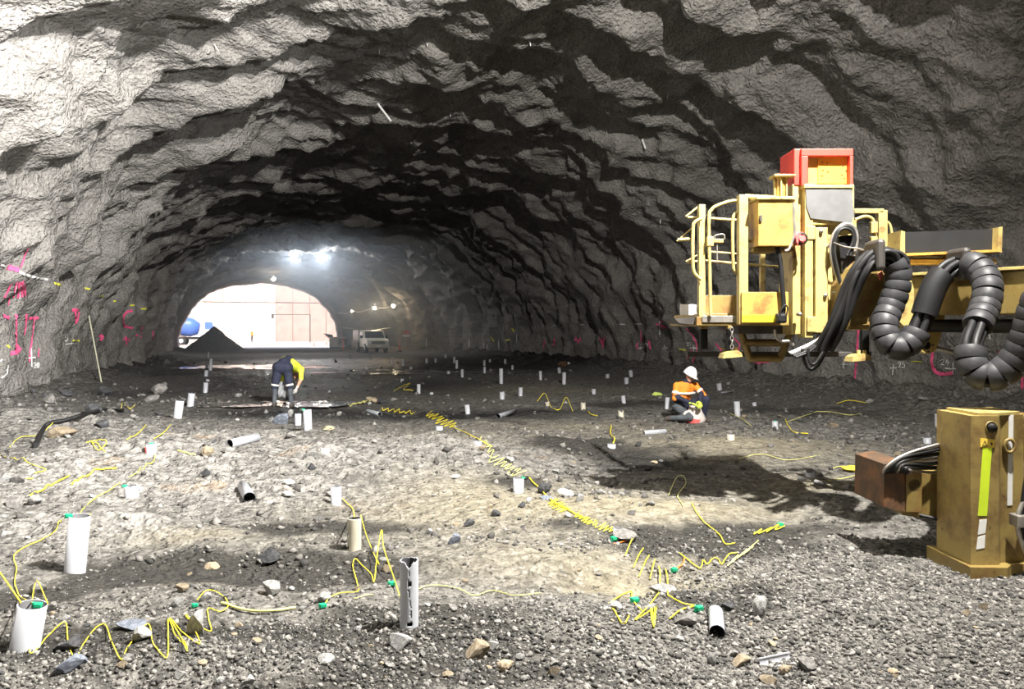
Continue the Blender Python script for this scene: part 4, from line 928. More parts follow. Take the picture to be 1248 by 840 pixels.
# loose rocks: each is described by its look and by the nearest thing one can find
MARKS = [(19, 797, 'widest pipe stub'), (84, 699, 'tall leaning pipe'), (497, 768, 'broken open pipe'), (430, 673, 'short cream pipe'), (157, 608, 'squat tilted stub'), (182, 555, 'red marked stub'), (632, 602, 'rubble footed stub'), (754, 655, 'grey pipe stub'), (874, 778, 'broken lying stub'),
         (945, 812, 'split pipe shell'), (930, 751, 'pale pointed rock'), (553, 663, 'bluish rock'), (1205, 690, 'outrigger foot'), (836, 515, 'kneeling worker'), (345, 500, 'bending worker'), (60, 525, 'black cable'), (297, 540, 'lying pipe length'), (408, 616, 'small stub at the outcrop edge'), (1040, 573, 'yellow rag'), (580, 805, 'buff boulder'),
         (809, 723, 'flat white slab'), (582, 543, 'low tilted pipe end'), (485, 792, 'rounded pale rock'), (328, 727, 'pyramid shaped rock'), (325, 690, 'black wedge rock'), (238, 775, 'split rock with the green clip'), (153, 770, 'flat bluish slab'), (395, 810, 'flat pointed stone'), (675, 825, 'buff cone stone'), (1190, 750, 'blocky buff stone'),
         (215, 505, 'pair of leaning pipes'), (123, 466, 'leaning survey rod'), (510, 480, 'wet hollow pipe'), (611, 468, 'tallest far pipe collar'), (1146, 521, 'pale collar behind the outrigger'), (946, 523, 'green topped collar'), (302, 605, 'open ended lying pipe'), (850, 580, 'basket shadow'), (746, 547, 'low pale pipe end'), (13, 620, 'left rock ledge'), (120, 808, 'first zigzag bends'), (960, 650, 'green clip on the gravel edge')]
MARKS = [(on_floor(x, y), n) for x, y, n in MARKS]
SEEN = {}
def place_label(p, w, kind):
    d = depth(p); nm = min(MARKS, key=lambda m: (m[0] - p).length / (1 + .0 * d))[1]
    size = 'small' if w / F * d < .045 else 'fist sized' if w / F * d < .12 else 'large'
    return '%s %s stone lying near the %s' % (size, {'g': 'grey', 'l': 'pale', 'd': 'dark', 't': 'buff', 'b': 'bluish'}[kind], nm), 'stones near the ' + nm
ri = random.Random(5)
def scatter(n, x0, x1, y0, y1, w0, w1, kinds, label, group, flat=.7):
    for _ in range(n):
        py = y0 + (y1 - y0) * ri.random(); px = ri.uniform(x0, x1); w = w0 + (w1 - w0) * ri.random() ** 2.2
        kd = ri.choice(kinds); lb, gr_ = place_label(on_floor(px, py), w, kd); rock(px, py, w, w * ri.uniform(.5, .9) * flat / .7, kd, lb, gr_, seed=ri.random())
scatter(46, 0, 420, 700, 838, 7, 18, 'gglldt', 'loose angular stone on the dark gravel around the zigzag lead', 'stones around the zigzag lead')
scatter(44, 420, 760, 690, 838, 6, 16, 'gglltt', 'loose angular stone on the gravel between the broken pipe and the tan mud', 'stones in the middle foreground')
scatter(40, 760, 1240, 690, 838, 6, 14, 'ggllt', 'loose stone on the coarse grey gravel bed before the outrigger', 'stones on the gravel bed')
scatter(40, 0, 420, 500, 690, 6, 16, 'gglld', 'loose stone lying on the pale rock outcrop', 'stones on the outcrop')
scatter(40, 420, 820, 540, 690, 5, 13, 'gglltd', 'loose stone on the dusty tan ground before the basket shadow', 'stones on the tan ground')
scatter(36, 880, 1180, 485, 600, 5, 13, 'ggglt', 'broken stone on the bank behind the outrigger', 'stones on the right bank')
scatter(30, 0, 210, 470, 520, 6, 20, 'gggd', 'broken rock in the bank at the left wall foot', 'rocks at the left wall foot')
scatter(24, 400, 620, 455, 510, 4, 9, 'ggl', 'small rock around the dark wet hollow', 'rocks around the hollow')

# ---------------------------------------------------------------- gravel (nobody could count it)
M_GRV, n_, l_, b_ = new_mat('gravel_chips'); nt = M_GRV.node_tree
at_ = nt.nodes.new('ShaderNodeAttribute'); at_.attribute_name = 'shade'
c = mixc(nt, at_.outputs['Fac'], (0.022, 0.021, 0.02), (0.31, 0.295, 0.27)); l_.new(c, b_.inputs['Base Color']); b_.inputs['Roughness'].default_value = .88
def chips(name, pts, sizes, shade, seed, tpl='ico'):
    rs = np.random.RandomState(seed); N = len(pts)
    if tpl == 'ico':
        g = (1 + 5 ** .5) / 2
        B = np.array([(-1, g, 0), (1, g, 0), (-1, -g, 0), (1, -g, 0), (0, -1, g), (0, 1, g), (0, -1, -g), (0, 1, -g), (g, 0, -1), (g, 0, 1), (-g, 0, -1), (-g, 0, 1)], float) / 1.9
        T = np.array([(0, 11, 5), (0, 5, 1), (0, 1, 7), (0, 7, 10), (0, 10, 11), (1, 5, 9), (5, 11, 4), (11, 10, 2), (10, 7, 6), (7, 1, 8), (3, 9, 4), (3, 4, 2), (3, 2, 6), (3, 6, 8), (3, 8, 9), (4, 9, 5), (2, 4, 11), (6, 2, 10), (8, 6, 7), (9, 8, 1)])
    else:
        B = np.array([(1, 0, 0), (-1, 0, 0), (0, 1, 0), (0, -1, 0), (0, 0, 1), (0, 0, -1)], float)
        T = np.array([(0, 2, 4), (2, 1, 4), (1, 3, 4), (3, 0, 4), (2, 0, 5), (1, 2, 5), (3, 1, 5), (0, 3, 5)])
    nv = len(B)
    V = B[None] * rs.uniform(.55, 1.15, (N, nv, 1)) + rs.normal(size=(N, nv, 3)) * .12
    V = V * (sizes[:, None] * np.stack([rs.uniform(.7, 1.2, N), rs.uniform(.6, 1.1, N), rs.uniform(.4, .8, N)], -1))[:, None, :]
    q = rs.normal(size=(N, 4)) * np.array([1, .35, .35, 1.2]); q /= np.linalg.norm(q, axis=1)[:, None]
    w, x, y, z = q.T
    Rm = np.stack([1 - 2 * (y * y + z * z), 2 * (x * y - z * w), 2 * (x * z + y * w), 2 * (x * y + z * w), 1 - 2 * (x * x + z * z), 2 * (y * z - x * w), 2 * (x * z - y * w), 2 * (y * z + x * w), 1 - 2 * (x * x + y * y)], -1).reshape(N, 3, 3)
    V = np.einsum('nij,nvj->nvi', Rm, V) + pts[:, None, :]
    Fc = (T[None] + (np.arange(N) * nv)[:, None, None]).reshape(-1, 3)
    me = bpy.data.meshes.new(name); me.vertices.add(N * nv); me.vertices.foreach_set('co', V.reshape(-1).astype(np.float32))
    me.loops.add(Fc.size); me.loops.foreach_set('vertex_index', Fc.reshape(-1).astype(np.int32)); me.polygons.add(len(Fc))
    me.polygons.foreach_set('loop_start', np.arange(0, Fc.size, 3, dtype=np.int32)); me.polygons.foreach_set('loop_total', np.full(len(Fc), 3, dtype=np.int32))
    me.update(calc_edges=True); a = me.attributes.new('shade', 'FLOAT', 'POINT'); a.data.foreach_set('value', np.repeat(shade, nv).astype(np.float32))
    me.materials.append(M_GRV); return obj(name, me)
def gravel(name, n, y0, y1, dens, smin, smax, label, seed, tpl, lo=.1, hi=.95):
    """scatter over the floor ahead, denser near by; dens = list of picture blobs with a density"""
    rs = np.random.RandomState(seed); out = np.zeros((0, 3))
    d = 1 / rs.uniform(1 / y1, 1 / y0, n * 4); la = rs.uniform(-.80, .80, n * 4) * d
    x = la * CP + d * SP; y = -la * SP + d * CP
    f = .13 + np.clip(blobfield(x, y, dens, .5), 0, 1) + .25 * perlin(x * 2, y * 2, 9.0) - .35 * np.clip(blobfield(x, y, BLOBS['tan']), 0, 1) - .2 * np.clip(blobfield(x, y, BLOBS['rock']), 0, 1)
    keep = rs.uniform(0, 1, n * 4) < f; x, y, d = x[keep][:n], y[keep][:n], d[keep][:n]
    xl, xr, zc = prof(y); ok = (x > xl + .6) & (x < xr - .6); x, y, d = x[ok], y[ok], d[ok]
    s = (smin + (smax - smin) * rs.uniform(0, 1, len(x)) ** 3.0) * (0.7 + .09 * d)
    pts = np.stack([x, y, floor_z(x, y) + s * .15], -1)
    mud = np.clip(blobfield(x, y, BLOBS['mud']), 0, 1); wet = np.clip(blobfield(x, y, BLOBS['wet']), 0, 1)
    sh = np.clip(lo + (hi - lo) * rs.uniform(0, 1, len(x)) ** 2.2 - .35 * mud * rs.uniform(0, 1, len(x)) - .5 * wet, .02, 1)
    return tag(chips(name, pts, s, sh, seed, tpl), label, 'gravel', kind='stuff')
GD = [(1080, 780, 1.1, .8, 1), (960, 700, .8, .6, .9), (1180, 700, .8, .5, .8), (860, 830, .6, .2, .7), (300, 810, 1.2, .25, .6), (150, 740, .6, .2, .5), (520, 790, .8, .25, .4), (700, 770, .7, .3, .7), (640, 640, .8, .4, .25), (760, 660, .5, .3, .6), (400, 760, .6, .2, .5), (100, 560, .6, .4, .1)]
gravel('gravel_bed', 34000, 2.2, 6.5, GD, .006, .022, 'coarse grey crushed rock gravel covering the near tunnel floor', 3, 'ico')
gravel('gravel_fines', 36000, 2.2, 9.0, GD, .003, .010, 'fine grey rock chips strewn over the near tunnel floor', 4, 'oct')
gravel('rubble_chips', 9000, 5.5, 40.0, [(560, 560, 3, 2, .3), (200, 540, 2, 2, .3), (1000, 520, 4, 2, .8), (150, 490, 3, 2, .8), (700, 600, .6, .4, .6), (450, 500, 2, 1, .3)], .008, .045, 'scattered broken rock chips over the far tunnel floor', 5, 'oct', .1, .8)

# ---------------------------------------------------------------- spray paint on the lining (flat print following the wall)
def paintmat(name, col):
    m, n, l, b = new_mat(name); nt = m.node_tree; co = coords(nt); f = noise_n(nt, co, 30, 4)
    l.new(mixc(nt, ramp_n(nt, f, .35, .65), [x * .75 for x in col], col), b.inputs['Base Color']); b.inputs['Roughness'].default_value = .8; return m
P_PINK = paintmat('pink_spray', (0.85, 0.10, 0.25)); P_WHT = paintmat('white_spray', (0.68, 0.68, 0.66)); P_YEL = paintmat('yellow_spray', (0.75, 0.72, 0.08))
def stroke(pts, w, mat, name='paint_mark'):
    pp = []
    for (a, b) in zip(pts[:-1], pts[1:]):
        n = max(1, int(math.hypot(b[0] - a[0], b[1] - a[1]) / 2.0))
        pp += [(a[0] + (b[0] - a[0]) * i / n, a[1] + (b[1] - a[1]) * i / n) for i in range(n)]
    pp.append(pts[-1]); H = [on_wall(*p) for p in pp]; H = [(h, n) for h, n in H if h is not None]
    if len(H) < 2: return
    # drop jumps from one bulge to the next
    K = [H[0]]
    for h, n in H[1:]:
        if (h - K[-1][0]).length < 1.9: K.append((h, n))
    if len(K) < 2: return
    vs, fs = [], []
    for i, (h, n) in enumerate(K):
        t = K[min(i + 1, len(K) - 1)][0] - K[max(i - 1, 0)][0]
        if t.length < 1e-6: t = Vector((0, 0, 1))
        sd = n.cross(t.normalized()).normalized(); ww = w / 2 * R.uniform(.8, 1.15)
        vs += [h + n * .022 - sd * ww, h + n * .028, h + n * .022 + sd * ww]
    for i in range(len(K) - 1):
        a = i * 3; fs += [(a, a + 1, a + 4, a + 3), (a + 1, a + 2, a + 5, a + 4)]
    me = bpy.data.meshes.new(name); me.from_pydata([tuple(v) for v in vs], [], fs)
    o = obj(name, me, mat, wall_left if K[0][0].x < 2 else wall_right); return o
DIG = {'2': [(0, .8), (.3, 1), (.8, .95), (.85, .65), (.1, 0), (1, .05)], '5': [(.9, 1), (.2, 1), (.15, .6), (.7, .6), (.85, .3), (.6, 0), (0, .05)], '4': [(.5, 1), (0, .4), (1, .45), (.75, .8), (.6, 0)],
       '7': [(0, 1), (.9, 1), (.4, 0)], '6': [(.8, 1), (.2, .6), (.1, .2), (.5, 0), (.9, .25), (.5, .5), (.15, .3)], '0': [(.5, 1), (.1, .6), (.2, .1), (.6, 0), (.9, .4), (.8, .85), (.5, 1)], '1': [(.3, .8), (.6, 1), (.5, 0)], 'n': [(.1, 0), (.15, 1), (.8, .1), (.9, 1)]}
def digits(s, x, y, w, h, th, mat):
    for i, ch in enumerate(s):
        stroke([(x + i * w * 1.25 + u * w, y + h - v * h) for u, v in DIG[ch]], th, mat)
for pts, w in [([(8, 325), (15, 327), (23, 330)], .11), ([(34, 301), (29, 313), (25, 325)], .035), ([(5, 362), (9, 354), (13, 345)], .05), ([(16, 362), (20, 343)], .05), ([(21, 363), (23.5, 343)], .06), ([(26, 362), (27, 342)], .06), ([(30, 361), (29, 345)], .06), ([(9, 372), (11, 362)], .04),
               ([(3, 385), (10, 388)], .09), ([(19.3, 384), (19, 405), (18.9, 429)], .06), ([(31.7, 382), (31, 395), (29, 408)], .05), ([(34, 387.5), (46, 387.5)], .09), ([(41, 388), (38, 415), (35, 441)], .05), ([(12, 431), (19, 430), (24, 424)], .10), ([(19, 430), (20, 420)], .08), ([(46.5, 435), (47, 425)], .03),
               ([(87, 378), (94.5, 378)], .12), ([(91, 376), (92.3, 394)], .09), ([(96, 380), (94, 392)], .05), ([(161.5, 378.6), (155, 380), (151, 384), (149.2, 391.5), (152, 398), (161.5, 400)], .10), ([(121, 408), (125, 411), (122, 415)], .12), ([(150, 413), (158, 414)], .1), ([(153, 410), (154, 420)], .08), ([(171, 412), (173, 397)], .08), ([(186, 403), (187, 414)], .09), ([(165, 408), (172, 410)], .1),
               ([(1137.5, 429), (1136.2, 440), (1137.5, 448), (1141.7, 454), (1148, 456), (1163, 455)], .085), ([(1046.5, 402), (1045.5, 420), (1044, 442), (1042, 466)], .06), ([(1247, 460), (1246, 474)], .05), ([(1218, 430), (1229, 431)], .06),
               ([(837, 400), (844, 408), (849, 418), (849.6, 432), (844, 441)], .06), ([(781, 402), (782, 418)], .05), ([(778, 418), (775.5, 422), (778, 426)], .06), ([(791, 415), (793, 426)], .10), ([(702, 410), (705, 418), (708, 412)], .14), ([(700, 414), (707, 416)], .14), ([(731, 412), (735, 420), (737, 411)], .14), ([(733, 418), (736, 424)], .1), ([(664, 415), (663, 424)], .12), ([(676, 412), (675, 422)], .12),
               ([(912, 434), (916, 440), (925, 443), (938, 441)], .06), ([(872, 418), (880, 428)], .06), ([(800, 395), (815, 400)], .08), ([(806, 390), (808, 402)], .08), ([(844, 425), (838, 437)], .05), ([(895, 412), (902, 420), (900, 428)], .05)]:
    stroke(pts, w, P_PINK)
for pts, w in [([(0, 322), (6, 324)], .05), ([(23, 332), (38, 337), (58, 340.5)], .055), ([(16.5, 362), (20.5, 343), (19, 352)], .02), ([(23, 364), (25, 346)], .02), ([(32, 437), (43, 436)], .04), ([(37.5, 424), (38, 448)], .04), ([(79, 420), (91, 418.5)], .035), ([(85.7, 413), (87.5, 426.5)], .035), ([(1, 461), (8, 455), (9, 445)], .04), ([(0, 441), (2, 438)], .04),
               ([(1085.8, 449), (1094, 448.7)], .028), ([(1090, 444), (1088.3, 456.7)], .028), ([(1153, 449), (1170, 450)], .028), ([(1162.5, 441.7), (1163, 456.7)], .028), ([(1196, 406), (1203, 397), (1207.5, 414)], .035), ([(1025, 444), (1034, 444)], .028), ([(1029.5, 438), (1028, 449)], .028),
               ([(779, 424.5), (785, 424)], .06), ([(781.5, 422), (781, 427)], .05), ([(841, 424), (850, 424.5)], .05), ([(845.6, 421), (845.6, 428)], .04), ([(674, 396.6), (680, 396.5)], .05), ([(707, 395.9), (713, 395.8)], .05), ([(754, 395.3), (762, 395.3)], .05), ([(774, 394.8), (782, 394.7)], .05), ([(810, 421), (812, 428)], .04), ([(808, 425), (814, 424)], .04),
               ([(804, 384), (804.5, 408)], .06), ([(520, 412), (520, 424)], .10), ([(572, 413), (572, 423)], .10), ([(590, 418), (590, 426)], .1), ([(594, 420), (594, 427)], .1), ([(630, 408), (630, 418)], .08), ([(608, 415), (608, 425)], .08)]:
    stroke(pts, w, P_WHT)
for pts, w in [([(65, 345.5), (73.5, 347)], .06), ([(102, 351.5), (109, 352.6)], .06), ([(7.5, 420.5), (11, 424)], .06), ([(88, 415), (96.5, 415.7)], .06), ([(158, 372), (163.5, 372)], .07), ([(171.5, 376.5), (178, 376.5)], .08), ([(122, 360.3), (125.5, 361)], .07), ([(137.5, 366.5), (141, 367)], .07), ([(1111, 439.7), (1125, 440.5)], .035), ([(828, 425.5), (837, 427)], .05), ([(598, 410), (602, 416)], .12), ([(624, 400), (627, 405)], .12), ([(616, 415), (622, 414)], .1), ([(879, 424), (886, 426)], .05)]:
    stroke(pts, w, P_YEL)
digits('20', 40.5, 442, 3, 6.5, .03, P_WHT); digits('5', 78, 408, 4.5, 8, .035, P_WHT); digits('25', 1095, 441.5, 4, 6.5, .024, P_WHT); digits('24', 1147, 438, 5, 7, .024, P_WHT); digits('27', 783.5, 419, 3, 4.5, .045, P_WHT); digits('27', 837.5, 417.5, 2.6, 4, .04, P_WHT); digits('26', 1035, 440, 3.6, 5, .022, P_WHT); digits('n0', 1214, 396, 7, 8, .028, P_WHT)
# roof bolts and dowels sticking out of the roof
for (x, y, x2, y2, r) in ((461, 127, 474, 145, .035), (783, 170, 787, 180, .035), (645, 50, 645, 53, .012), (520, 52, 521, 55, .012), (462, 61, 462, 64, .012), (815, 115, 815, 118, .012), (968, 180, 968, 184, .012), (549, 137, 549, 140, .012), (262, 55, 266, 60, .010), (740, 160, 740, 163, .014), (805, 268, 805, 271, .016)):
    h, n = on_wall(x, y)
    if h is None: continue
    d_ = depth(h); e = h + n * .06 + W((x2 - x) / F * d_, 0, -(y2 - y) / F * d_ * .9) + n * (.10 if r > .03 else .02)
    o = MB().tube([h - n * .05, h + n * .05, e], r, 8, rs=[r * .8, r, r * .8]).build('roof_bolt', M_WHT, ceiling)
# survey rod leaning on the left wall
a = on_floor(123.7, 466); hb, nb_ = on_wall(107, 385); bt = hb + nb_ * .04
o = MB().tube([Vector((0, 0, -.02)), bt - a], .022, 8).build('survey_rod', plain('pale_rod', (0.55, 0.55, 0.40), .5)); o.location = a
tag(o, 'long pale rod leaning against the left tunnel wall', 'rod')

# ---------------------------------------------------------------- people
def capsule_mesh(caps, nseg=14):
    mb = MB()
    for a, b, ra, rb, m in caps:
        a, b = Vector(a), Vector(b); L_ = (b - a).length
        if L_ < 1e-6: b = a + Vector((0, 0, 1e-4)); L_ = 1e-4
        ax = (b - a) / L_; pts, rs = [], []
        for i in range(6): t = math.pi / 2 * (1 - i / 5); pts.append(a - ax * ra * math.sin(t)); rs.append(max(1e-4, ra * math.cos(t)))
        for i in range(1, 6): t = math.pi / 2 * i / 5; pts.append(b + ax * rb * math.sin(t)); rs.append(max(1e-4, rb * math.cos(t)))
        mb.tube(pts, 1, nseg, rs=rs)
    return mb
def figure(name, caps, mats, voxel, parent, smooth_it=5):
    """one continuous surface grown round a posed skeleton"""
    me = capsule_mesh(caps).mesh(name); o = bpy.data.objects.new(name, me); COL.objects.link(o)
    m = o.modifiers.new('remesh', 'REMESH'); m.mode = 'VOXEL'; m.voxel_size = voxel
    m2 = o.modifiers.new('smooth', 'SMOOTH'); m2.iterations = smooth_it; m2.factor = .5
    dg = bpy.context.evaluated_depsgraph_get(); ev = o.evaluated_get(dg); nm = bpy.data.meshes.new_from_object(ev, depsgraph=dg)
    o.modifiers.clear(); o.data = nm; bpy.data.meshes.remove(me)
    keys = list(mats); nm.materials.clear()
    for k in keys: nm.materials.append(mats[k])
    n = len(nm.polygons); C = np.empty(n * 3); nm.polygons.foreach_get('center', C); C = C.reshape(-1, 3)
    best = np.full(n, 1e9); idx = np.zeros(n, np.int32)
    for a, b, ra, rb, mk in caps:
        a = np.array(a, float); b = np.array(b, float); ab = b - a; t = np.clip(((C - a) @ ab) / max(1e-9, ab @ ab), 0, 1)
        d = np.linalg.norm(C - (a + t[:, None] * ab), axis=1) - (ra + (rb - ra) * t)
        w = d < best; best[w] = d[w]; idx[w] = keys.index(mk)
    nm.polygons.foreach_set('material_index', idx); smooth(nm); o.parent = parent; return o
C_SKIN = plain('skin', (0.50, 0.27, 0.18), .5, var=.06); C_NAVY = plain('navy_cloth', (0.018, 0.022, 0.045), .85, var=.25, scale=9); C_ORG = plain('orange_hivis', (0.90, 0.24, 0.02), .75, var=.08)
C_REF = plain('reflective_tape', (0.70, 0.66, 0.62), .35, var=.1); C_HVY = plain('yellow_hivis', (0.72, 0.80, 0.06), .75, var=.08); C_GLV = plain('lime_glove', (0.50, 0.62, 0.08), .7, var=.2, scale=20); C_BOOT = plain('work_boot', (0.05, 0.04, 0.035), .7, var=.3)
C_HELM = plain('white_helmet', (0.72, 0.72, 0.71), .3, var=.03); C_KNEE = plain('grey_trouser', (0.07, 0.08, 0.09), .85, var=.3); C_HAIR = plain('dark_hair', (0.03, 0.02, 0.015), .8)
def hand(name, wrist, dirv, palm, mat, parent, s=1.0):
    """palm, four curled fingers and a thumb; dirv = along the fingers, palm = the way the palm faces"""
    d = Vector(dirv).normalized(); pn = Vector(palm); pn = (pn - d * pn.dot(d)).normalized(); sd = d.cross(pn); w = Vector(wrist); caps = []
    for k, (off, ln) in enumerate(((-.030, .066), (-.010, .076), (.010, .070), (.029, .056))):
        caps.append((w + sd * off * .6 * s, w + d * .085 * s + sd * off * s, .016 * s, .015 * s, 'm'))
        k0 = w + d * .088 * s + sd * off * s; k1 = k0 + (d * .8 + pn * .6).normalized() * ln * .5 * s; k2 = k1 + (d * .25 + pn).normalized() * ln * .5 * s
        caps += [(k0, k1, .0105 * s, .0095 * s, 'm'), (k1, k2, .0095 * s, .008 * s, 'm')]
    t0 = w + d * .02 * s - sd * .028 * s; t1 = t0 - sd * .030 * s + d * .028 * s + pn * .012 * s; t2 = t1 + d * .032 * s + pn * .014 * s
    caps += [(t0, t1, .014 * s, .012 * s, 'm'), (t1, t2, .0115 * s, .009 * s, 'm'), (w - d * .03 * s, w + d * .02 * s, .026 * s, .022 * s, 'm')]
    return figure(name, caps, {'m': mat}, .005, parent, 3)
def head_caps(c, fwd, up, skin='skin', s=1.0):
    c = Vector(c); f = Vector(fwd).normalized(); u = Vector(up); u = (u - f * u.dot(f)).normalized(); r = f.cross(u)
    return [(c + u * .035 * s - f * .012 * s, c + u * .02 * s + f * .012 * s, .080 * s, .077 * s, skin), (c - u * .03 * s + f * .02 * s, c - u * .065 * s + f * .045 * s, .062 * s, .040 * s, skin),
            (c + f * .088 * s + u * .012 * s, c + f * .108 * s - u * .022 * s, .010 * s, .015 * s, skin), (c + r * .080 * s - u * .005 * s, c + r * .084 * s - u * .03 * s, .016 * s, .012 * s, skin), (c - r * .080 * s - u * .005 * s, c - r * .084 * s - u * .03 * s, .016 * s, .012 * s, skin),
            (c + f * .080 * s - u * .052 * s - r * .014 * s, c + f * .080 * s - u * .052 * s + r * .014 * s, .010 * s, .010 * s, skin)]
def frameM(c, f, u):
    f = Vector(f).normalized(); u = Vector(u); u = (u - f * u.dot(f)).normalized(); r = f.cross(u)
    return Matrix(((r.x, f.x, u.x, c[0]), (r.y, f.y, u.y, c[1]), (r.z, f.z, u.z, c[2]), (0, 0, 0, 1)))
def helmet(c, f, u, mat, parent):
    M = frameM(c, f, u); mb = MB(); n = 24; rows = []
    for i in range(8):
        t = math.pi / 2 * i / 7; rr, h = math.cos(t), math.sin(t)
        rows.append([(.112 * rr * math.cos(2 * math.pi * k / n), (.132 * rr) * math.sin(2 * math.pi * k / n), .035 + .125 * h) for k in range(n)])
    brim = []
    for k in range(n):
        a = 2 * math.pi * k / n; fr = max(0, math.sin(a)); brim.append(((.125) * math.cos(a), (.143 + .055 * fr ** 2) * math.sin(a), .022 - .012 * fr))
    vs = brim + [v for r_ in rows for v in r_]; fs = []
    for i in range(len(rows)):
        for k in range(n): fs.append((i * n + k, i * n + (k + 1) % n, (i + 1) * n + (k + 1) % n, (i + 1) * n + k))
    under = [(v[0] * .86, v[1] * .86, v[2] - .004) for v in brim]; b0 = len(vs); vs += under
    for k in range(n): fs.append((b0 + k, b0 + (k + 1) % n, (k + 1) % n, k))
    mb.add([tuple(M @ Vector(v)) for v in vs], fs, True)
    mb.tube([tuple(M @ Vector((0, .115 * math.cos(t), .045 + .122 * math.sin(t)))) for t in np.linspace(.35, math.pi - .35, 9)], .014, 6)
    return mb.build('helmet', mat, parent)
def face_bits(c, f, u, parent, glasses=True):
    M = frameM(c, f, u)
    for sx in (-1, 1):
        e = MB().lathe([(0, .012), (.008, .009), (.012, 0), (.008, -.009), (0, -.012)], (0, 0, 0), 10).build('eye', M_BLK if not glasses else M_WHT, parent); e.location = M @ Vector((.030 * sx, .082, .012))
    if glasses:
        g = MB()
        for sx in (-1, 1): g.box((.004 * sx, .096, -.008), (.066 * sx, .104, .028), .006)
        g.box((-.085, .0, .012), (-.080, .10, .020)); g.box((.080, .0, .012), (.085, .10, .020)); g.box((-.085, .094, .010), (.085, .098, .022))
        g.v = [tuple(M @ Vector(v)) for v in g.v]; g.build('safety_glasses', M_BLK, parent)
    m = MB().box((-.022, .086, -.056), (.022, .094, -.050), .003); m.v = [tuple(M @ Vector(v)) for v in m.v]; m.build('mouth', plain('lips', (0.35, 0.12, 0.10), .5), parent)
def band(a, b, t0, t1, r, mat, parent, name='reflective_band'):
    a, b = Vector(a), Vector(b); return MB().tube([a.lerp(b, t0), a.lerp(b, (t0 + t1) / 2), a.lerp(b, t1)], r, 18, rs=[r * .99, r, r * .99]).build(name, mat, parent)
# --- kneeling worker in orange, facing the bag
g = on_floor(836, 515)
wk = empty('person', g, -PSI, 'kneeling worker in orange and navy shirt, white helmet and lime gloves', 'person')
pel, che, nec = (-.10, .14, .33), (.00, .06, .64), (.035, .03, .76)
Hc = Vector((.065, -.01, .875)); Hf = Vector((.62, -.62, -.42)); Hu = Vector((.25, -.15, 1))
rs_, ls_ = (-.165, .03, .685), (.195, .10, .68); re_, le_ = (-.225, -.06, .45), (.335, -.02, .50); rw_, lw_ = (.05, -.25, .375), (.20, -.24, .40)
rh, lh = (-.16, .10, .30), (.06, .16, .31); rk, lk = (.03, -.20, .115), (.36, -.09, .44); ra_, la_ = (-.30, -.04, .085), (.34, .05, .09)
caps = [(pel, (-.05, .1, .48), .135, .130, 'nav'), ((-.13, .10, .52), (-.075, .05, .66), .115, .105, 'org'), ((.02, .10, .52), (.08, .08, .66), .115, .105, 'org'), ((-.06, .04, .50), (.0, .02, .66), .115, .10, 'org'),
        (rs_, ls_, .070, .070, 'org'), (nec, Hc - Vector((0, 0, .08)), .056, .052, 'skin'), ((.02, .04, .74), (.04, .02, .775), .075, .066, 'nav'),
        (rs_, re_, .066, .052, 'org'), (Vector(re_).lerp(Vector(rs_), .18), rw_, .055, .036, 'nav'), (ls_, le_, .064, .052, 'org'), (Vector(le_).lerp(Vector(ls_), .3), lw_, .054, .036, 'nav'),
        (rh, rk, .098, .066, 'tro'), (rk, ra_, .064, .046, 'tro'), (lh, lk, .098, .068, 'nav'), (lk, la_, .066, .046, 'nav'),
        (ra_, (-.36, -.02, .075), .05, .05, 'boot'), ((-.36, -.02, .07), (-.40, .0, .03), .048, .034, 'boot'), (la_, (.36, -.06, .045), .055, .044, 'boot'), ((.36, -.06, .045), (.38, -.13, .04), .046, .036, 'boot')] + head_caps(Hc, Hf, Hu)
body = figure('body', caps, {'nav': C_NAVY, 'org': C_ORG, 'skin': C_SKIN, 'tro': C_KNEE, 'boot': C_BOOT}, .012, wk)
helmet(Hc, Hf, Hu, C_HELM, wk); face_bits(Hc, Hf, Hu, wk)
hand('glove', rw_, (.85, -.25, -.25), (.0, -.3, -1), C_GLV, wk, 1.1); hand('glove', lw_, (-.1, -.75, -.3), (-.5, -.2, -.8), C_GLV, wk, 1.1)
band(rs_, re_, .48, .66, .068, C_REF, wk); band(ls_, le_, .45, .62, .066, C_REF, wk); band(rk, rh, .18, .30, .078, C_REF, wk)
MB().tube([(-.235, .06, .545), (-.14, -.085, .545), (.02, -.105, .545), (.16, -.0, .55), (.17, .14, .55), (.02, .225, .55), (-.16, .20, .55)], .022, 6, closed=True).build('reflective_band', C_REF, wk)
# bag in front of the worker
bg_ = on_floor(846, 516); rr = random.Random(3); n = 26; mb = MB(); prf = [(.0, 0), (.13, .0), (.16, .03), (.165, .10), (.15, .18), (.12, .26), (.10, .31), (.085, .335), (.06, .30), (.0, .25)]
vs = []; fs = []
for j, (r_, h_) in enumerate(prf):
    for k in range(n):
        a = 2 * math.pi * k / n; q = r_ * (1 + .16 * math.sin(3 * a + j * .7) + .08 * math.sin(7 * a - j) + rr.uniform(-.05, .05)); vs.append((q * math.cos(a), q * math.sin(a) * .8, h_ + rr.uniform(-.008, .008)))
for j in range(len(prf) - 1):
    for k in range(n): fs.append((j * n + k, j * n + (k + 1) % n, (j + 1) * n + (k + 1) % n, (j + 1) * n + k)); 
mb.add(vs, fs, True); mb.mi = [1 if i // n < 3 and (i % n) % 13 < 9 else 0 for i in range(len(fs))]
sack = mb.build('sack', [plain('pale_sack', (0.62, 0.55, 0.52), .7, var=.12, scale=14), plain('red_sack_print', (0.65, 0.13, 0.12), .7)]); sack.location = bg_ + Vector((0, 0, -.01)); sack.rotation_euler = (0, .06, -PSI)
tag(sack, 'crumpled white sack with red bottom under the gloves of the kneeling worker', 'sack')
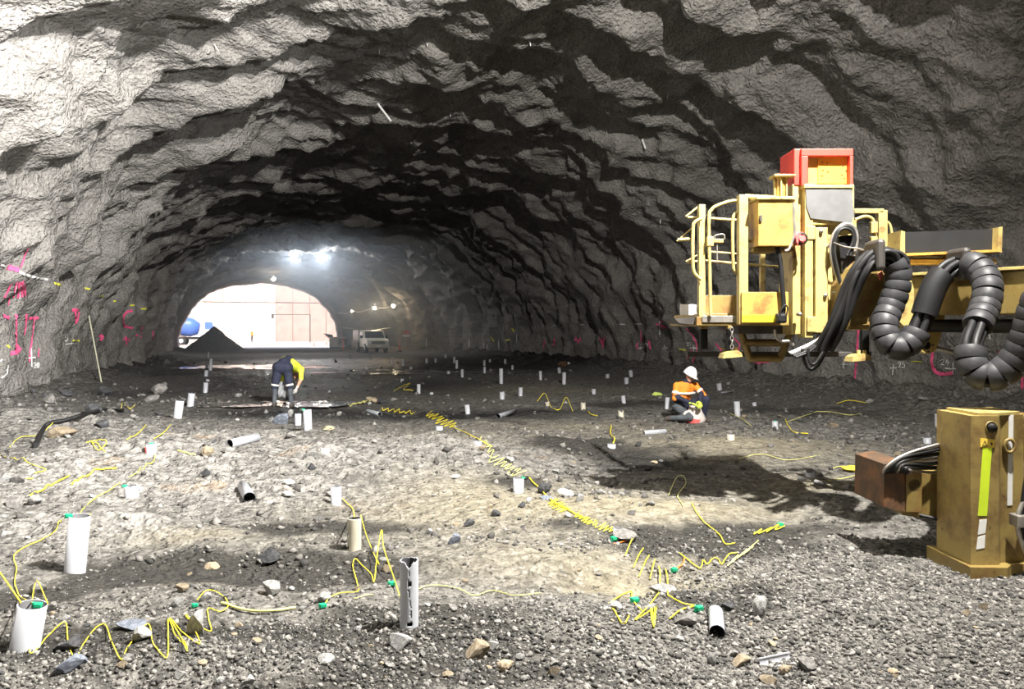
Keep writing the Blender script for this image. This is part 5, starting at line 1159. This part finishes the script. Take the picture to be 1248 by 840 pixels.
# --- bending worker, seen from behind
g = on_floor(344.5, 497)
wb = empty('person', g, -PSI, 'worker bending over, seen from behind, navy shorts and yellow shirt', 'person')
rf, lf = (.19, .02, .08), (-.19, .0, .08); rk, lk = (.155, .01, .48), (-.17, -.02, .48); rh, lh = (.095, .0, .86), (-.10, -.01, .86)
pel = (0, .02, .90); sh = (.07, .56, .84)
Hc = Vector((.08, .78, .68)); Hf = Vector((0, .25, -1)); Hu = Vector((0, 1, .1))
rsb, lsb = (.27, .50, .84), (-.14, .52, .84); reb, leb = (.30, .40, .62), (-.16, .50, .56); rwb, lwb = (.245, .26, .42), (.0, .34, .38)
caps = [((-.085, .0, .90), (.085, .0, .90), .150, .150, 'nav'), ((0, .08, .97), (.04, .26, 1.03), .15, .145, 'nav'), ((.02, .24, 1.01), (.07, .50, .93), .155, .135, 'yel'), ((.12, .22, .98), (.16, .46, .90), .125, .12, 'yel'), (rsb, lsb, .078, .078, 'yel'),
        (sh, Hc, .06, .055, 'skin'), (rsb, reb, .068, .052, 'yel'), (reb, rwb, .046, .034, 'skin'), (lsb, leb, .066, .05, 'yel'), (leb, lwb, .044, .034, 'skin'),
        (rh, rk, .112, .080, 'nav'), (rk, rf, .064, .048, 'tro'), (lh, lk, .112, .080, 'nav'), (lk, lf, .064, .048, 'tro'), (rf, (.20, .12, .05), .052, .042, 'boot'), ((.19, -.02, .05), rf, .045, .055, 'boot'), (lf, (-.20, .10, .05), .052, .042, 'boot'), ((-.19, -.04, .05), lf, .045, .055, 'boot')] + head_caps(Hc, Hf, Hu)
figure('body', caps, {'nav': C_NAVY, 'yel': C_HVY, 'skin': C_SKIN, 'tro': C_KNEE, 'boot': C_BOOT}, .012, wb)
helmet(Hc, Hf, Hu, C_HELM, wb); face_bits(Hc, Hf, Hu, wb, False)
hand('glove', rwb, (-.3, -.1, -1), (-1, .2, 0), C_REF, wb, 1.1); hand('glove', lwb, (.2, .1, -1), (.6, -.5, 0), C_REF, wb, 1.1)
band(rk, rh, .04, .14, .090, C_REF, wb); band(lk, lh, .04, .14, .090, C_REF, wb)
cl = MB(); N_ = 10; vs = [(-.14 + .26 * i / N_ * (1 - .45 * j / 8), .12 + .03 * math.sin(i * 1.4 + j), .60 - .36 * j / 8 - .05 * abs(i - 5) / 5) for j in range(9) for i in range(N_ + 1)]
vs2 = [(x, y + .02, z) for x, y, z in vs]; m_ = N_ + 1; fs = [(j * m_ + i, j * m_ + i + 1, (j + 1) * m_ + i + 1, (j + 1) * m_ + i) for j in range(8) for i in range(N_)]
K_ = len(vs); bd_ = [(j * m_, (j + 1) * m_) for j in range(8)] + [(8 * m_ + i, 8 * m_ + i + 1) for i in range(N_)] + [((j + 1) * m_ + N_, j * m_ + N_) for j in range(8)] + [(i + 1, i) for i in range(N_)]
cl.add(vs + vs2, fs + [tuple(K_ + k for k in reversed(f)) for f in fs] + [(a, b, b + K_, a + K_) for a, b in bd_], True)
cl.build('tool_pouch', plain('grey_canvas', (0.25, 0.26, 0.27), .8, var=.2), wb)['label'] = 'grey canvas pouch hanging between the legs'
# --- small far figure outside the portal
def standing(px, d, z, shirt, label):
    p = W((px - 624) / F * d, d, z); w = empty('person', p, 1.0, label, 'person')
    caps = [((-.1, 0, .9), (.1, 0, .9), .12, .12, 'nav'), ((0, 0, 1.0), (0, 0, 1.3), .16, .17, 'top'), ((-.18, 0, 1.38), (.18, 0, 1.38), .08, .08, 'top'), ((0, 0, 1.42), (0, 0, 1.55), .055, .055, 'skin')]
    for s in (-1, 1):
        caps += [((s * .1, 0, .88), (s * .11, 0, .48), .09, .065, 'nav'), ((s * .11, 0, .48), (s * .11, 0, .08), .062, .045, 'nav'), ((s * .11, 0, .06), (s * .11, -.16, .05), .05, .04, 'boot'), ((s * .21, 0, 1.38), (s * .27, 0, 1.08), .06, .045, 'top'), ((s * .27, 0, 1.08), (s * .26, -.1, .84), .042, .034, 'top')]
    c = Vector((0, 0, 1.63)); caps += head_caps(c, (0, -1, 0), (0, 0, 1))
    figure('body', caps, {'nav': C_NAVY, 'top': shirt, 'skin': C_SKIN, 'boot': C_BOOT}, .022, w, 3); helmet(c, (0, -1, 0), (0, 0, 1), C_HELM, w); face_bits(c, (0, -1, 0), (0, 0, 1), w, False)
    for s in (-1, 1): hand('hand', (s * .26, -.12, .82), (0, -.2, -1), (-s, 0, 0), C_SKIN, w)

# ---------------------------------------------------------------- things around the portal
standing(307, 100, .15, C_ORG, 'distant worker in orange standing in the bright light outside the portal')
M_TRK = plain('cream_truck_paint', (0.50, 0.50, 0.42), .35, var=.05); M_GLS = plain('dark_glass', (0.03, 0.035, 0.04), .08, var=.1); M_TRAY = plain('olive_tray', (0.30, 0.30, 0.24), .6, var=.1); M_TYRE = plain('tyre', (0.02, 0.02, 0.02), .8); M_CHR = plain('chrome_lamp', (0.6, 0.6, 0.6), .2)
tp_ = on_floor(461, 430.5)
ut = empty('utility_truck', tp_, -PSI + .42, 'cream utility truck with tray and open side boards parked near the portal', 'truck')
def tpart(n, mb, m, par=None): return mb.build(n, m, par or ut)
tpart('bonnet', MB().prism([(-.0, .55), (.02, .92), (.10, 1.0), (1.15, 1.12), (1.15, .5)], -.84, .84, 'x'), M_TRK)
cab = tpart('cab', MB().prism([(1.10, .45), (1.10, 1.10), (1.62, 1.68), (2.45, 1.74), (2.62, 1.60), (2.68, .45)], -.84, .84, 'x'), M_TRK)
ws = MB().add([(-.74, 1.13, 1.16), (.74, 1.13, 1.16), (.66, 1.58, 1.64), (-.66, 1.58, 1.64), (-.74, 1.16, 1.14), (.74, 1.16, 1.14), (.66, 1.61, 1.62), (-.66, 1.61, 1.62)], [(0, 1, 2, 3), (7, 6, 5, 4), (0, 4, 5, 1), (1, 5, 6, 2), (2, 6, 7, 3), (3, 7, 4, 0)])
o = tpart('windscreen', ws, M_GLS, cab); o.location = (0, -.02, .02)
for s in (-1, 1):
    tpart('side_window', MB().prism([(1.35, 1.12), (1.68, 1.60), (2.4, 1.64), (2.5, 1.12)], s * .835, s * .85, 'x'), M_GLS, cab)
    tpart('headlight', MB().box((s * .52, -.03, .72), (s * .80, .04, .88), .02), M_CHR)
    tpart('mirror', MB().box((s * .88, 1.3, 1.12), (s * 1.08, 1.36, 1.34), .02), M_BLK)
    for yw in (.75, 3.55):
        w_ = tpart('wheel', MB().lathe([(0, -.12), (.26, -.12), (.37, -.09), (.37, .09), (.26, .12), (0, .12)], (s * .76, yw, .37), 20, 'x'), M_TYRE)
        tpart('hub', MB().lathe([(0, -.13), (.16, -.13), (.18, -.1), (.18, .1), (.16, .13), (0, .13)], (s * .76, yw, .37), 14, 'x'), M_CHR, w_)
gr = tpart('grille', MB().box((-.50, -.04, .70), (.50, .02, .90), .01), M_BLK)
for k in range(3): tpart('grille_bar', MB().box((-.5, -.05, .735 + .055 * k), (.5, -.03, .75 + .055 * k)), M_CHR, gr)
tpart('bumper', MB().box((-.86, -.16, .40), (.86, .05, .66), .05), M_TRK); tpart('number_plate', MB().box((-.2, -.175, .48), (.2, -.155, .58), .004), M_WHT)
tpart('chassis', MB().box((-.5, .2, .35), (.5, 4.9, .55), .02), M_BLK)
tr = tpart('tray', MB().box((-.93, 2.75, .80), (.93, 5.0, .90), .01), M_TRAY)
tpart('tray_side', MB().box((-1.00, 2.78, .35), (-.95, 4.98, .92), .01), M_TRAY, tr); tpart('tray_side', MB().box((.93, 2.78, .88), (.97, 4.98, 1.2), .01), M_TRAY, tr); tpart('tray_side', MB().box((-.95, 4.96, .88), (.95, 5.0, 1.2), .01), M_TRAY, tr)
cn = tpart('canopy', MB().box((-.9, 2.85, .9), (.9, 4.9, 1.75), .03), M_TRK)
for s in (-1, 1): tpart('lift_door', MB().box((0, 2.9, -.02), (s * .85, 4.8, .02), .008, Matrix.Translation((s * .9, 0, 1.78)) @ Matrix.Rotation(-s * .18, 4, 'Y')), M_TRK, cn)
rk_ = tpart('ladder_rack', MB().box((-.75, 2.0, 1.86), (.75, 2.06, 1.92)), M_STEEL)
for s in (-1, 1): tpart('rack_leg', MB().tube([(s * .7, 2.03, 1.70), (s * .7, 2.03, 1.9)], .025, 8), M_STEEL, rk_)
# orange delineator posts
M_BOLL = plain('orange_post', (0.85, 0.10, 0.05), .5, var=.05)
def bollard(x, yb, d=None, label=''):
    p = on_floor(x, yb) if d is None else W((x - 624) / F * d, d, 0)
    b = empty('delineator_post', p, 0, label, 'post', 'orange posts around the truck')
    MB().lathe([(0, 0), (.2, 0), (.2, .05), (.07, .09), (0, .09)], n=14).build('base', M_BLK, b); MB().lathe([(.055, .05), (.055, .9), (.045, .98), (0, 1.0)], n=14).build('post', M_BOLL, b)
    for z in (.55, .75): MB().lathe([(.057, z), (.057, z + .1)], n=14).build('white_band', M_WHT, b)
bollard(418, 428, label='orange post standing beside the open tray of the white truck'); bollard(487, 428.5, label='orange post standing by the round sign at the right wall'); bollard(398, 421.5, label='orange post beside the white generator box'); bollard(383, 422, label='orange post in the bright portal beside the concrete wall')
# round sign held on a stand beside the post
sp = on_floor(489, 428); sg = empty('sign_stand', sp + W(.3, .6, 0), -PSI, 'round red and white sign on a stand by the right wall', 'sign'); sg.location.z = fz(sg.location.x, sg.location.y)
MB().tube([(0, 0, 0), (0, 0, 1.3)], .03, 8).build('stand', M_STEEL, sg); MB().lathe([(0, -.01), (.30, -.01), (.30, .01), (0, .01)], (0, 0, 1.25), 20, 'y').build('disc', M_RED, sg); MB().box((-.28, -.02, 1.0), (.28, -.012, 1.18)).build('plate', M_WHT, sg)
# white generator box
gp_ = W((412 - 624) / F * 70, 70); gp_.z = fz(gp_.x, gp_.y); ge = empty('generator', gp_, -PSI + .3, 'white box shaped generator set beside the portal edge', 'generator')
MB().box((-.8, -.5, .1), (.8, .5, 1.05), .08).build('housing', M_WHT, ge); MB().box((-.02, -.52, .3), (.7, -.49, .9), .01).build('louvre_panel', M_GREYP, ge); MB().box((-.75, -.45, 0), (.75, .45, .12), .01).build('skid', M_BLK, ge)
tg = MB().prism([(-.5, 1.5), (.45, 1.35), (.40, .6), (.25, 0.2), (.33, .8)], 0, .05).build('tarpaulin', M_BLK); tgp = W((400 - 624) / F * 72, 72); tg.location = (tgp.x, tgp.y, fz(tgp.x, tgp.y) - .05); tg.rotation_euler = (0, 0, -PSI)
tag(tg, 'black folded tarpaulin hanging on a stand in the bright portal', 'tarpaulin')
# muck pile
pc = on_floor(264, 427.5); mp = W((261 - 624) / F * 63, 63); N1, N2 = 40, 64; vs = []; 
for i in range(N1 + 1):
    for k in range(N2):
        rr_ = i / N1; a = 2 * math.pi * k / N2; x, y = 2.6 * rr_ * math.cos(a), 2.5 * rr_ * math.sin(a)
        vs.append((x, y, 2.25 * (1 - rr_) ** .95 * (1 - .15 * rr_)))
V_ = np.array(vs); V_[:, 2] += .10 * perlin(V_[:, 0] * 1.6, V_[:, 1] * 1.6, V_[:, 2]) + .06 * perlin(V_[:, 0] * 6, V_[:, 1] * 6, 0) - .06
fs = [(i * N2 + k, i * N2 + (k + 1) % N2, (i + 1) * N2 + (k + 1) % N2, (i + 1) * N2 + k) for i in range(N1) for k in range(N2)]
mk = MB().add(V_.tolist(), fs, False).build('muck_pile', plain('grey_muck', (0.10, 0.098, 0.095), .95, var=.4, scale=5, bump=.6)); mk.location = (mp.x, mp.y, fz(mp.x, mp.y) - .05)
tag(mk, 'cone shaped heap of dark grey muck in front of the portal', 'pile')
# portal arch rib
PY = np.array([74.4, 74.4, 76.4, 76.4, 74.4]); off = np.array([0.0, .45, .45, 0.0, 0.0]); th = np.linspace(math.pi + .0, 0, 90)
base = lining(np.full(90, 75.0), th); xl, xr, zc = prof(np.array([75.0])); cc = np.array([(xl[0] + xr[0]) / 2, 0, 1.5])
ribV = []
for py_, of in zip(PY, off):
    v = base.copy(); dv = cc - v; dv[:, 1] = 0; dv /= np.linalg.norm(dv, axis=1)[:, None]; v = v + dv * (of - .12); v[:, 1] = py_; ribV.append(v)
rb_ = np.stack(ribV, 1).reshape(-1, 3); fs = [(i * 5 + j, (i + 1) * 5 + j, (i + 1) * 5 + j + 1, i * 5 + j + 1) for i in range(89) for j in range(4)]
o = MB().add(rb_.tolist(), fs, True).build('trim_1', plain('portal_concrete', (0.45, 0.36, 0.32), .8, var=.15, scale=2)); tag(o, 'pinkish concrete rib round the tunnel portal', kind='structure')
# yard outside
yd = MB().add([(-60, 76, -.02), (60, 76, -.02), (60, 150, .3), (-60, 150, .3)], [(0, 1, 2, 3)]).build('floor_yard', plain('pale_yard', (0.50, 0.46, 0.42), .9)); tag(yd, 'sunlit pale yard outside the portal', kind='structure')
yw = MB().box((-48, 113.2, -1), (48, 114, 18)).build('wall_yard', plain('yard_wall_joint', (0.30, 0.25, 0.24), .9)); tag(yw, 'tall pinkish concrete panel wall outside the portal', kind='structure')
pm = MB().box((-1.17, -.12, 0), (1.17, .12, 5.85), .03).mesh('concrete_panel', plain('overlit_concrete', (0.60, 0.54, 0.51), .85, var=.1, scale=.8))  # paler copy: overexposed sunlight put into the centre panels' colour
pm2 = MB().box((-1.17, -.12, 0), (1.17, .12, 5.85), .03).mesh('concrete_panel', plain('dim_pink_concrete', (0.31, 0.225, 0.205), .85, var=.15, scale=.8))  # pinkish concrete, darkened where the wall is less lit
for i in range(28):
    for j in range(3):
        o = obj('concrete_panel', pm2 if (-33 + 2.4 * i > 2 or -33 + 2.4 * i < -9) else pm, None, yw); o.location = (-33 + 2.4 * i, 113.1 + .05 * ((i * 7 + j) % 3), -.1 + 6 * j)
# lamp jib outside
jb = empty('lamp_jib', W((378 - 624) / F * 96, 96, 0), -PSI, 'thin horizontal jib with a hanging block outside the portal', 'jib')
MB().tube([(0, 0, 0), (0, 0, 3.9)], .06, 8).build('post', M_DARKST, jb); MB().tube([(0, 0, 3.86), (-4.9, 0, 3.86)], .05, 6).build('arm', M_DARKST, jb); MB().box((-5.0, -.15, 3.3), (-4.75, .15, 3.95), .03).build('block', M_DARKST, jb)
# concrete mixer truck outside
M_BLUE = plain('blue_paint', (0.06, 0.14, 0.50), .4); M_CAB = plain('white_cab', (0.6, 0.62, 0.66), .4)
mx = empty('mixer_truck', W((236 - 624) / F * 88, 88, 0), -PSI + .25, 'blue and white concrete mixer truck parked behind the muck pile', 'truck')
MB().box((-3.2, -.5, .7), (2.6, .5, 1.0), .03).build('chassis', M_BLK, mx); cb_ = MB().prism([(1.1, .8), (2.6, .8), (2.65, 1.7), (2.35, 3.0), (1.1, 3.05)], -1.2, 1.2).build('cab', M_CAB, mx)
MB().prism([(1.4, 1.9), (2.45, 1.9), (2.25, 2.75), (1.4, 2.75)], -1.22, -1.19).build('side_window', M_BLUE, cb_)
dr = MB(); dr.lathe([(0, -2.2), (.5, -2.2), (.95, -1.2), (1.15, 0), (1.1, .8), (.7, 1.6), (0, 1.7)], (0, 0, 0), 24, 'x'); dr.v = [tuple(Matrix.Translation((-1.0, 0, 2.25)) @ Matrix.Rotation(.18, 4, 'Y') @ Vector(v)) for v in dr.v]; dr.build('drum', M_BLUE, mx)
MB().box((-3.3, -.3, 2.3), (-2.7, .3, 3.5), .05).build('hopper', M_CAB, mx)
for xw in (-2.4, -1.2, 1.7):
    for s in (-1, 1):
        w_ = MB().lathe([(0, -.16), (.35, -.16), (.52, -.12), (.52, .12), (.35, .16), (0, .16)], (xw, s * 1.0, .52), 20, 'y').build('wheel', M_TYRE, mx); MB().lathe([(0, -.17), (.26, -.17), (.28, .17), (0, .17)], (xw, s * 1.0, .52), 16, 'y').build('hub', M_CAB, w_)
# ---- lamps inside
M_GLOW = emit('floodlight_glow', (1.0, 0.97, 0.92), 60.0); M_GLOWW = emit('warm_lamp_glow', (1.0, 0.80, 0.55), 40.0)
def tunnel_lamp(px, py, r, power, label, warm=False, aim=None, off=.45):
    h, n = on_wall(px, py)
    if h is None: return
    dv = (EYEV - h).normalized(); c = h + n * off
    e = empty('tunnel_floodlight', c, 0, label, 'lamp', 'lamps fixed to the tunnel lining'); M = dv.to_track_quat('Z', 'Y').to_matrix().to_4x4()
    b = MB().box((-r, -r * .8, -r * .5), (r, r * .8, 0), r * .15, M); b.build('housing', M_DARKST, e)
    l_o = MB(); l_o.lathe([(0, .02), (r * .72, .02), (r * .75, -.01)], n=18); l_o.v = [tuple(M @ Vector(v)) for v in l_o.v]; l_o.build('lens', M_GLOWW if warm else M_GLOW, e)
    MB().tube([tuple(-dv * r * .4), tuple(h - c - n * .05)], .03, 6).build('bracket', M_STEEL, e)
    lamp('tunnel_floodlight_beam', 'SPOT', c + dv * .1, power, (1, .78, .5) if warm else (.95, .97, 1.0), .15, c + dv * 5 + Vector((0, 0, -1.2)))
    bpy.data.objects[-1] if False else None
    COL.objects[-1].data.spot_size = math.radians(165); COL.objects[-1].data.spot_blend = .4
tunnel_lamp(359, 309, .32, 1300, 'bright roof floodlight of the pair over the far tunnel, on the muck pile side'); tunnel_lamp(394, 309, .32, 1300, 'bright roof floodlight of the pair over the far tunnel, on the truck side')
tunnel_lamp(335, 335, .22, 250, 'small roof floodlight just inside the portal', True)
tunnel_lamp(459, 374, .20, 260, 'warm wall lamp on the light string, the one farther from the white truck rack', True, off=.3); tunnel_lamp(481, 371, .20, 260, 'warm wall lamp on the light string above the right side post', True, off=.3); tunnel_lamp(432, 378, .13, 60, 'small faint wall lamp at the far end of the light string', True, off=.3)
cp = []
for x, y in ((415, 380), (424, 380.5), (432, 378), (440, 379), (450, 376), (459, 374), (470, 374), (481, 371), (489, 368)):
    h, n = on_wall(x, y)
    if h is not None: cp.append(h + n * .25)
o_ = Vector(cp[0]); o = MB().tube([p - o_ for p in catmull(cp, 4)], .025, 6).build('light_string_cable', M_WHT); o.location = o_; tag(o, 'pale cable sagging between the warm wall lamps', 'cable')
# ---------------------------------------------------------------- puddles, rag, scraps
M_WAT, n_, l_, b_ = new_mat('puddle_water'); nt = M_WAT.node_tree; b_.inputs['Base Color'].default_value = (.03, .03, .032, 1); b_.inputs['Roughness'].default_value = .06; b_.inputs['Specular IOR Level'].default_value = .6
l_.new(bump_n(nt, noise_n(nt, coords(nt), 4, 1), 1.0, .02), b_.inputs['Normal'])
def puddle(px, py, rw, rd, dz, label, seed):
    c = gp(px, py); rr = random.Random(seed); n = 48; ph = [rr.uniform(0, 6.28) for _ in range(4)]; vs = [(0, 0, 0)]
    for k in range(n):
        a = 2 * math.pi * k / n; q = 1 + .18 * math.sin(2 * a + ph[0]) + .12 * math.sin(3 * a + ph[1]) + .08 * math.sin(5 * a + ph[2]) + .05 * math.sin(9 * a + ph[3]); vs.append((rw * q * math.cos(a), rd * q * math.sin(a), 0))
    o = MB().add(vs, [(0, 1 + k, 1 + (k + 1) % n) for k in range(n)]).build('puddle', M_WAT)
    zs = [fz(*(c + W(v[0], v[1]) ).xy) for v in vs]; o.location = (c.x, c.y, sorted(zs)[int(len(zs) * dz)]); o.rotation_euler = (0, 0, -PSI); return tag(o, label, 'puddle')
puddle(294, 491, 1.3, .75, .75, 'shallow shining puddle left of the bending worker', 1); puddle(394, 490, 1.2, .75, .75, 'shallow shining puddle right of the bending worker', 2); puddle(300, 447, 3.2, 2.6, .6, 'wide dark water film between the muck pile and the bending worker', 3); puddle(520, 452, 4.5, 2.2, .55, 'dark water film behind the wet hollow', 4)
def crumple(px, py, w, h, mat, name, label, cat, seed):
    p = on_floor(px, py); d = depth(p); s = w / F * d / 2; rr = np.random.RandomState(seed); bm = bmesh.new(); bmesh.ops.create_icosphere(bm, subdivisions=3, radius=1); V = np.array([v.co for v in bm.verts]); fc = [[v.index for v in f.verts] for f in bm.faces]; bm.free()
    k = 1 + .35 * perlin(V[:, 0] * 1.7 + seed, V[:, 1] * 1.7, V[:, 2] * 1.7) + .18 * perlin(V[:, 0] * 5, V[:, 1] * 5 + seed, V[:, 2] * 5); V = V * k[:, None] * np.array([s, s * .8, h / F * d / 2])
    o = MB().add(V.tolist(), fc, False).build(name, mat); o.location = (p.x, p.y, fz(p.x, p.y) + h / F * d * .22); o.rotation_euler = (0, 0, seed); return tag(o, label, cat)
crumple(1040, 573, 26, 7, plain('yellow_rag', (0.75, 0.58, 0.05), .8, var=.3), 'rag', 'crumpled yellow rag among chips behind the basket shadow', 'rag', 2)
crumple(801, 482, 13, 6, plain('lime_rag', (0.55, 0.68, 0.15), .8, var=.3), 'rag', 'lime rag lying behind the kneeling worker', 'rag', 5)
crumple(686, 446, 13, 8, M_RUST, 'rusty_sheet', 'rusty crumpled steel sheet at the foot of the right wall', 'scrap', 8)
crumple(400, 524, 14, 6, plain('tan_cloth', (0.35, 0.31, 0.2), .9), 'rag', 'drab cloth scrap right of the tall collar by the bending worker', 'rag', 9)

# ---------------------------------------------------------------- added haze towards the portal, standing in for lens glare
M_HAZE = bpy.data.materials.new('glare_haze'); M_HAZE.use_nodes = True; hn = M_HAZE.node_tree; hn.nodes.remove(hn.nodes['Principled BSDF'])
vsn = hn.nodes.new('ShaderNodeVolumeScatter'); vsn.inputs['Color'].default_value = (.72, .84, 1.0, 1); vsn.inputs['Density'].default_value = .018; vsn.inputs['Anisotropy'].default_value = .55
hn.links.new(vsn.outputs[0], hn.nodes['Material Output'].inputs['Volume'])
hz = MB().box((-9.5, 44, -.6), (17.5, 76, 10.5)).build('glare_haze', M_HAZE); tag(hz, 'added thin haze standing in for lens glare before the portal', 'haze', kind='stuff')
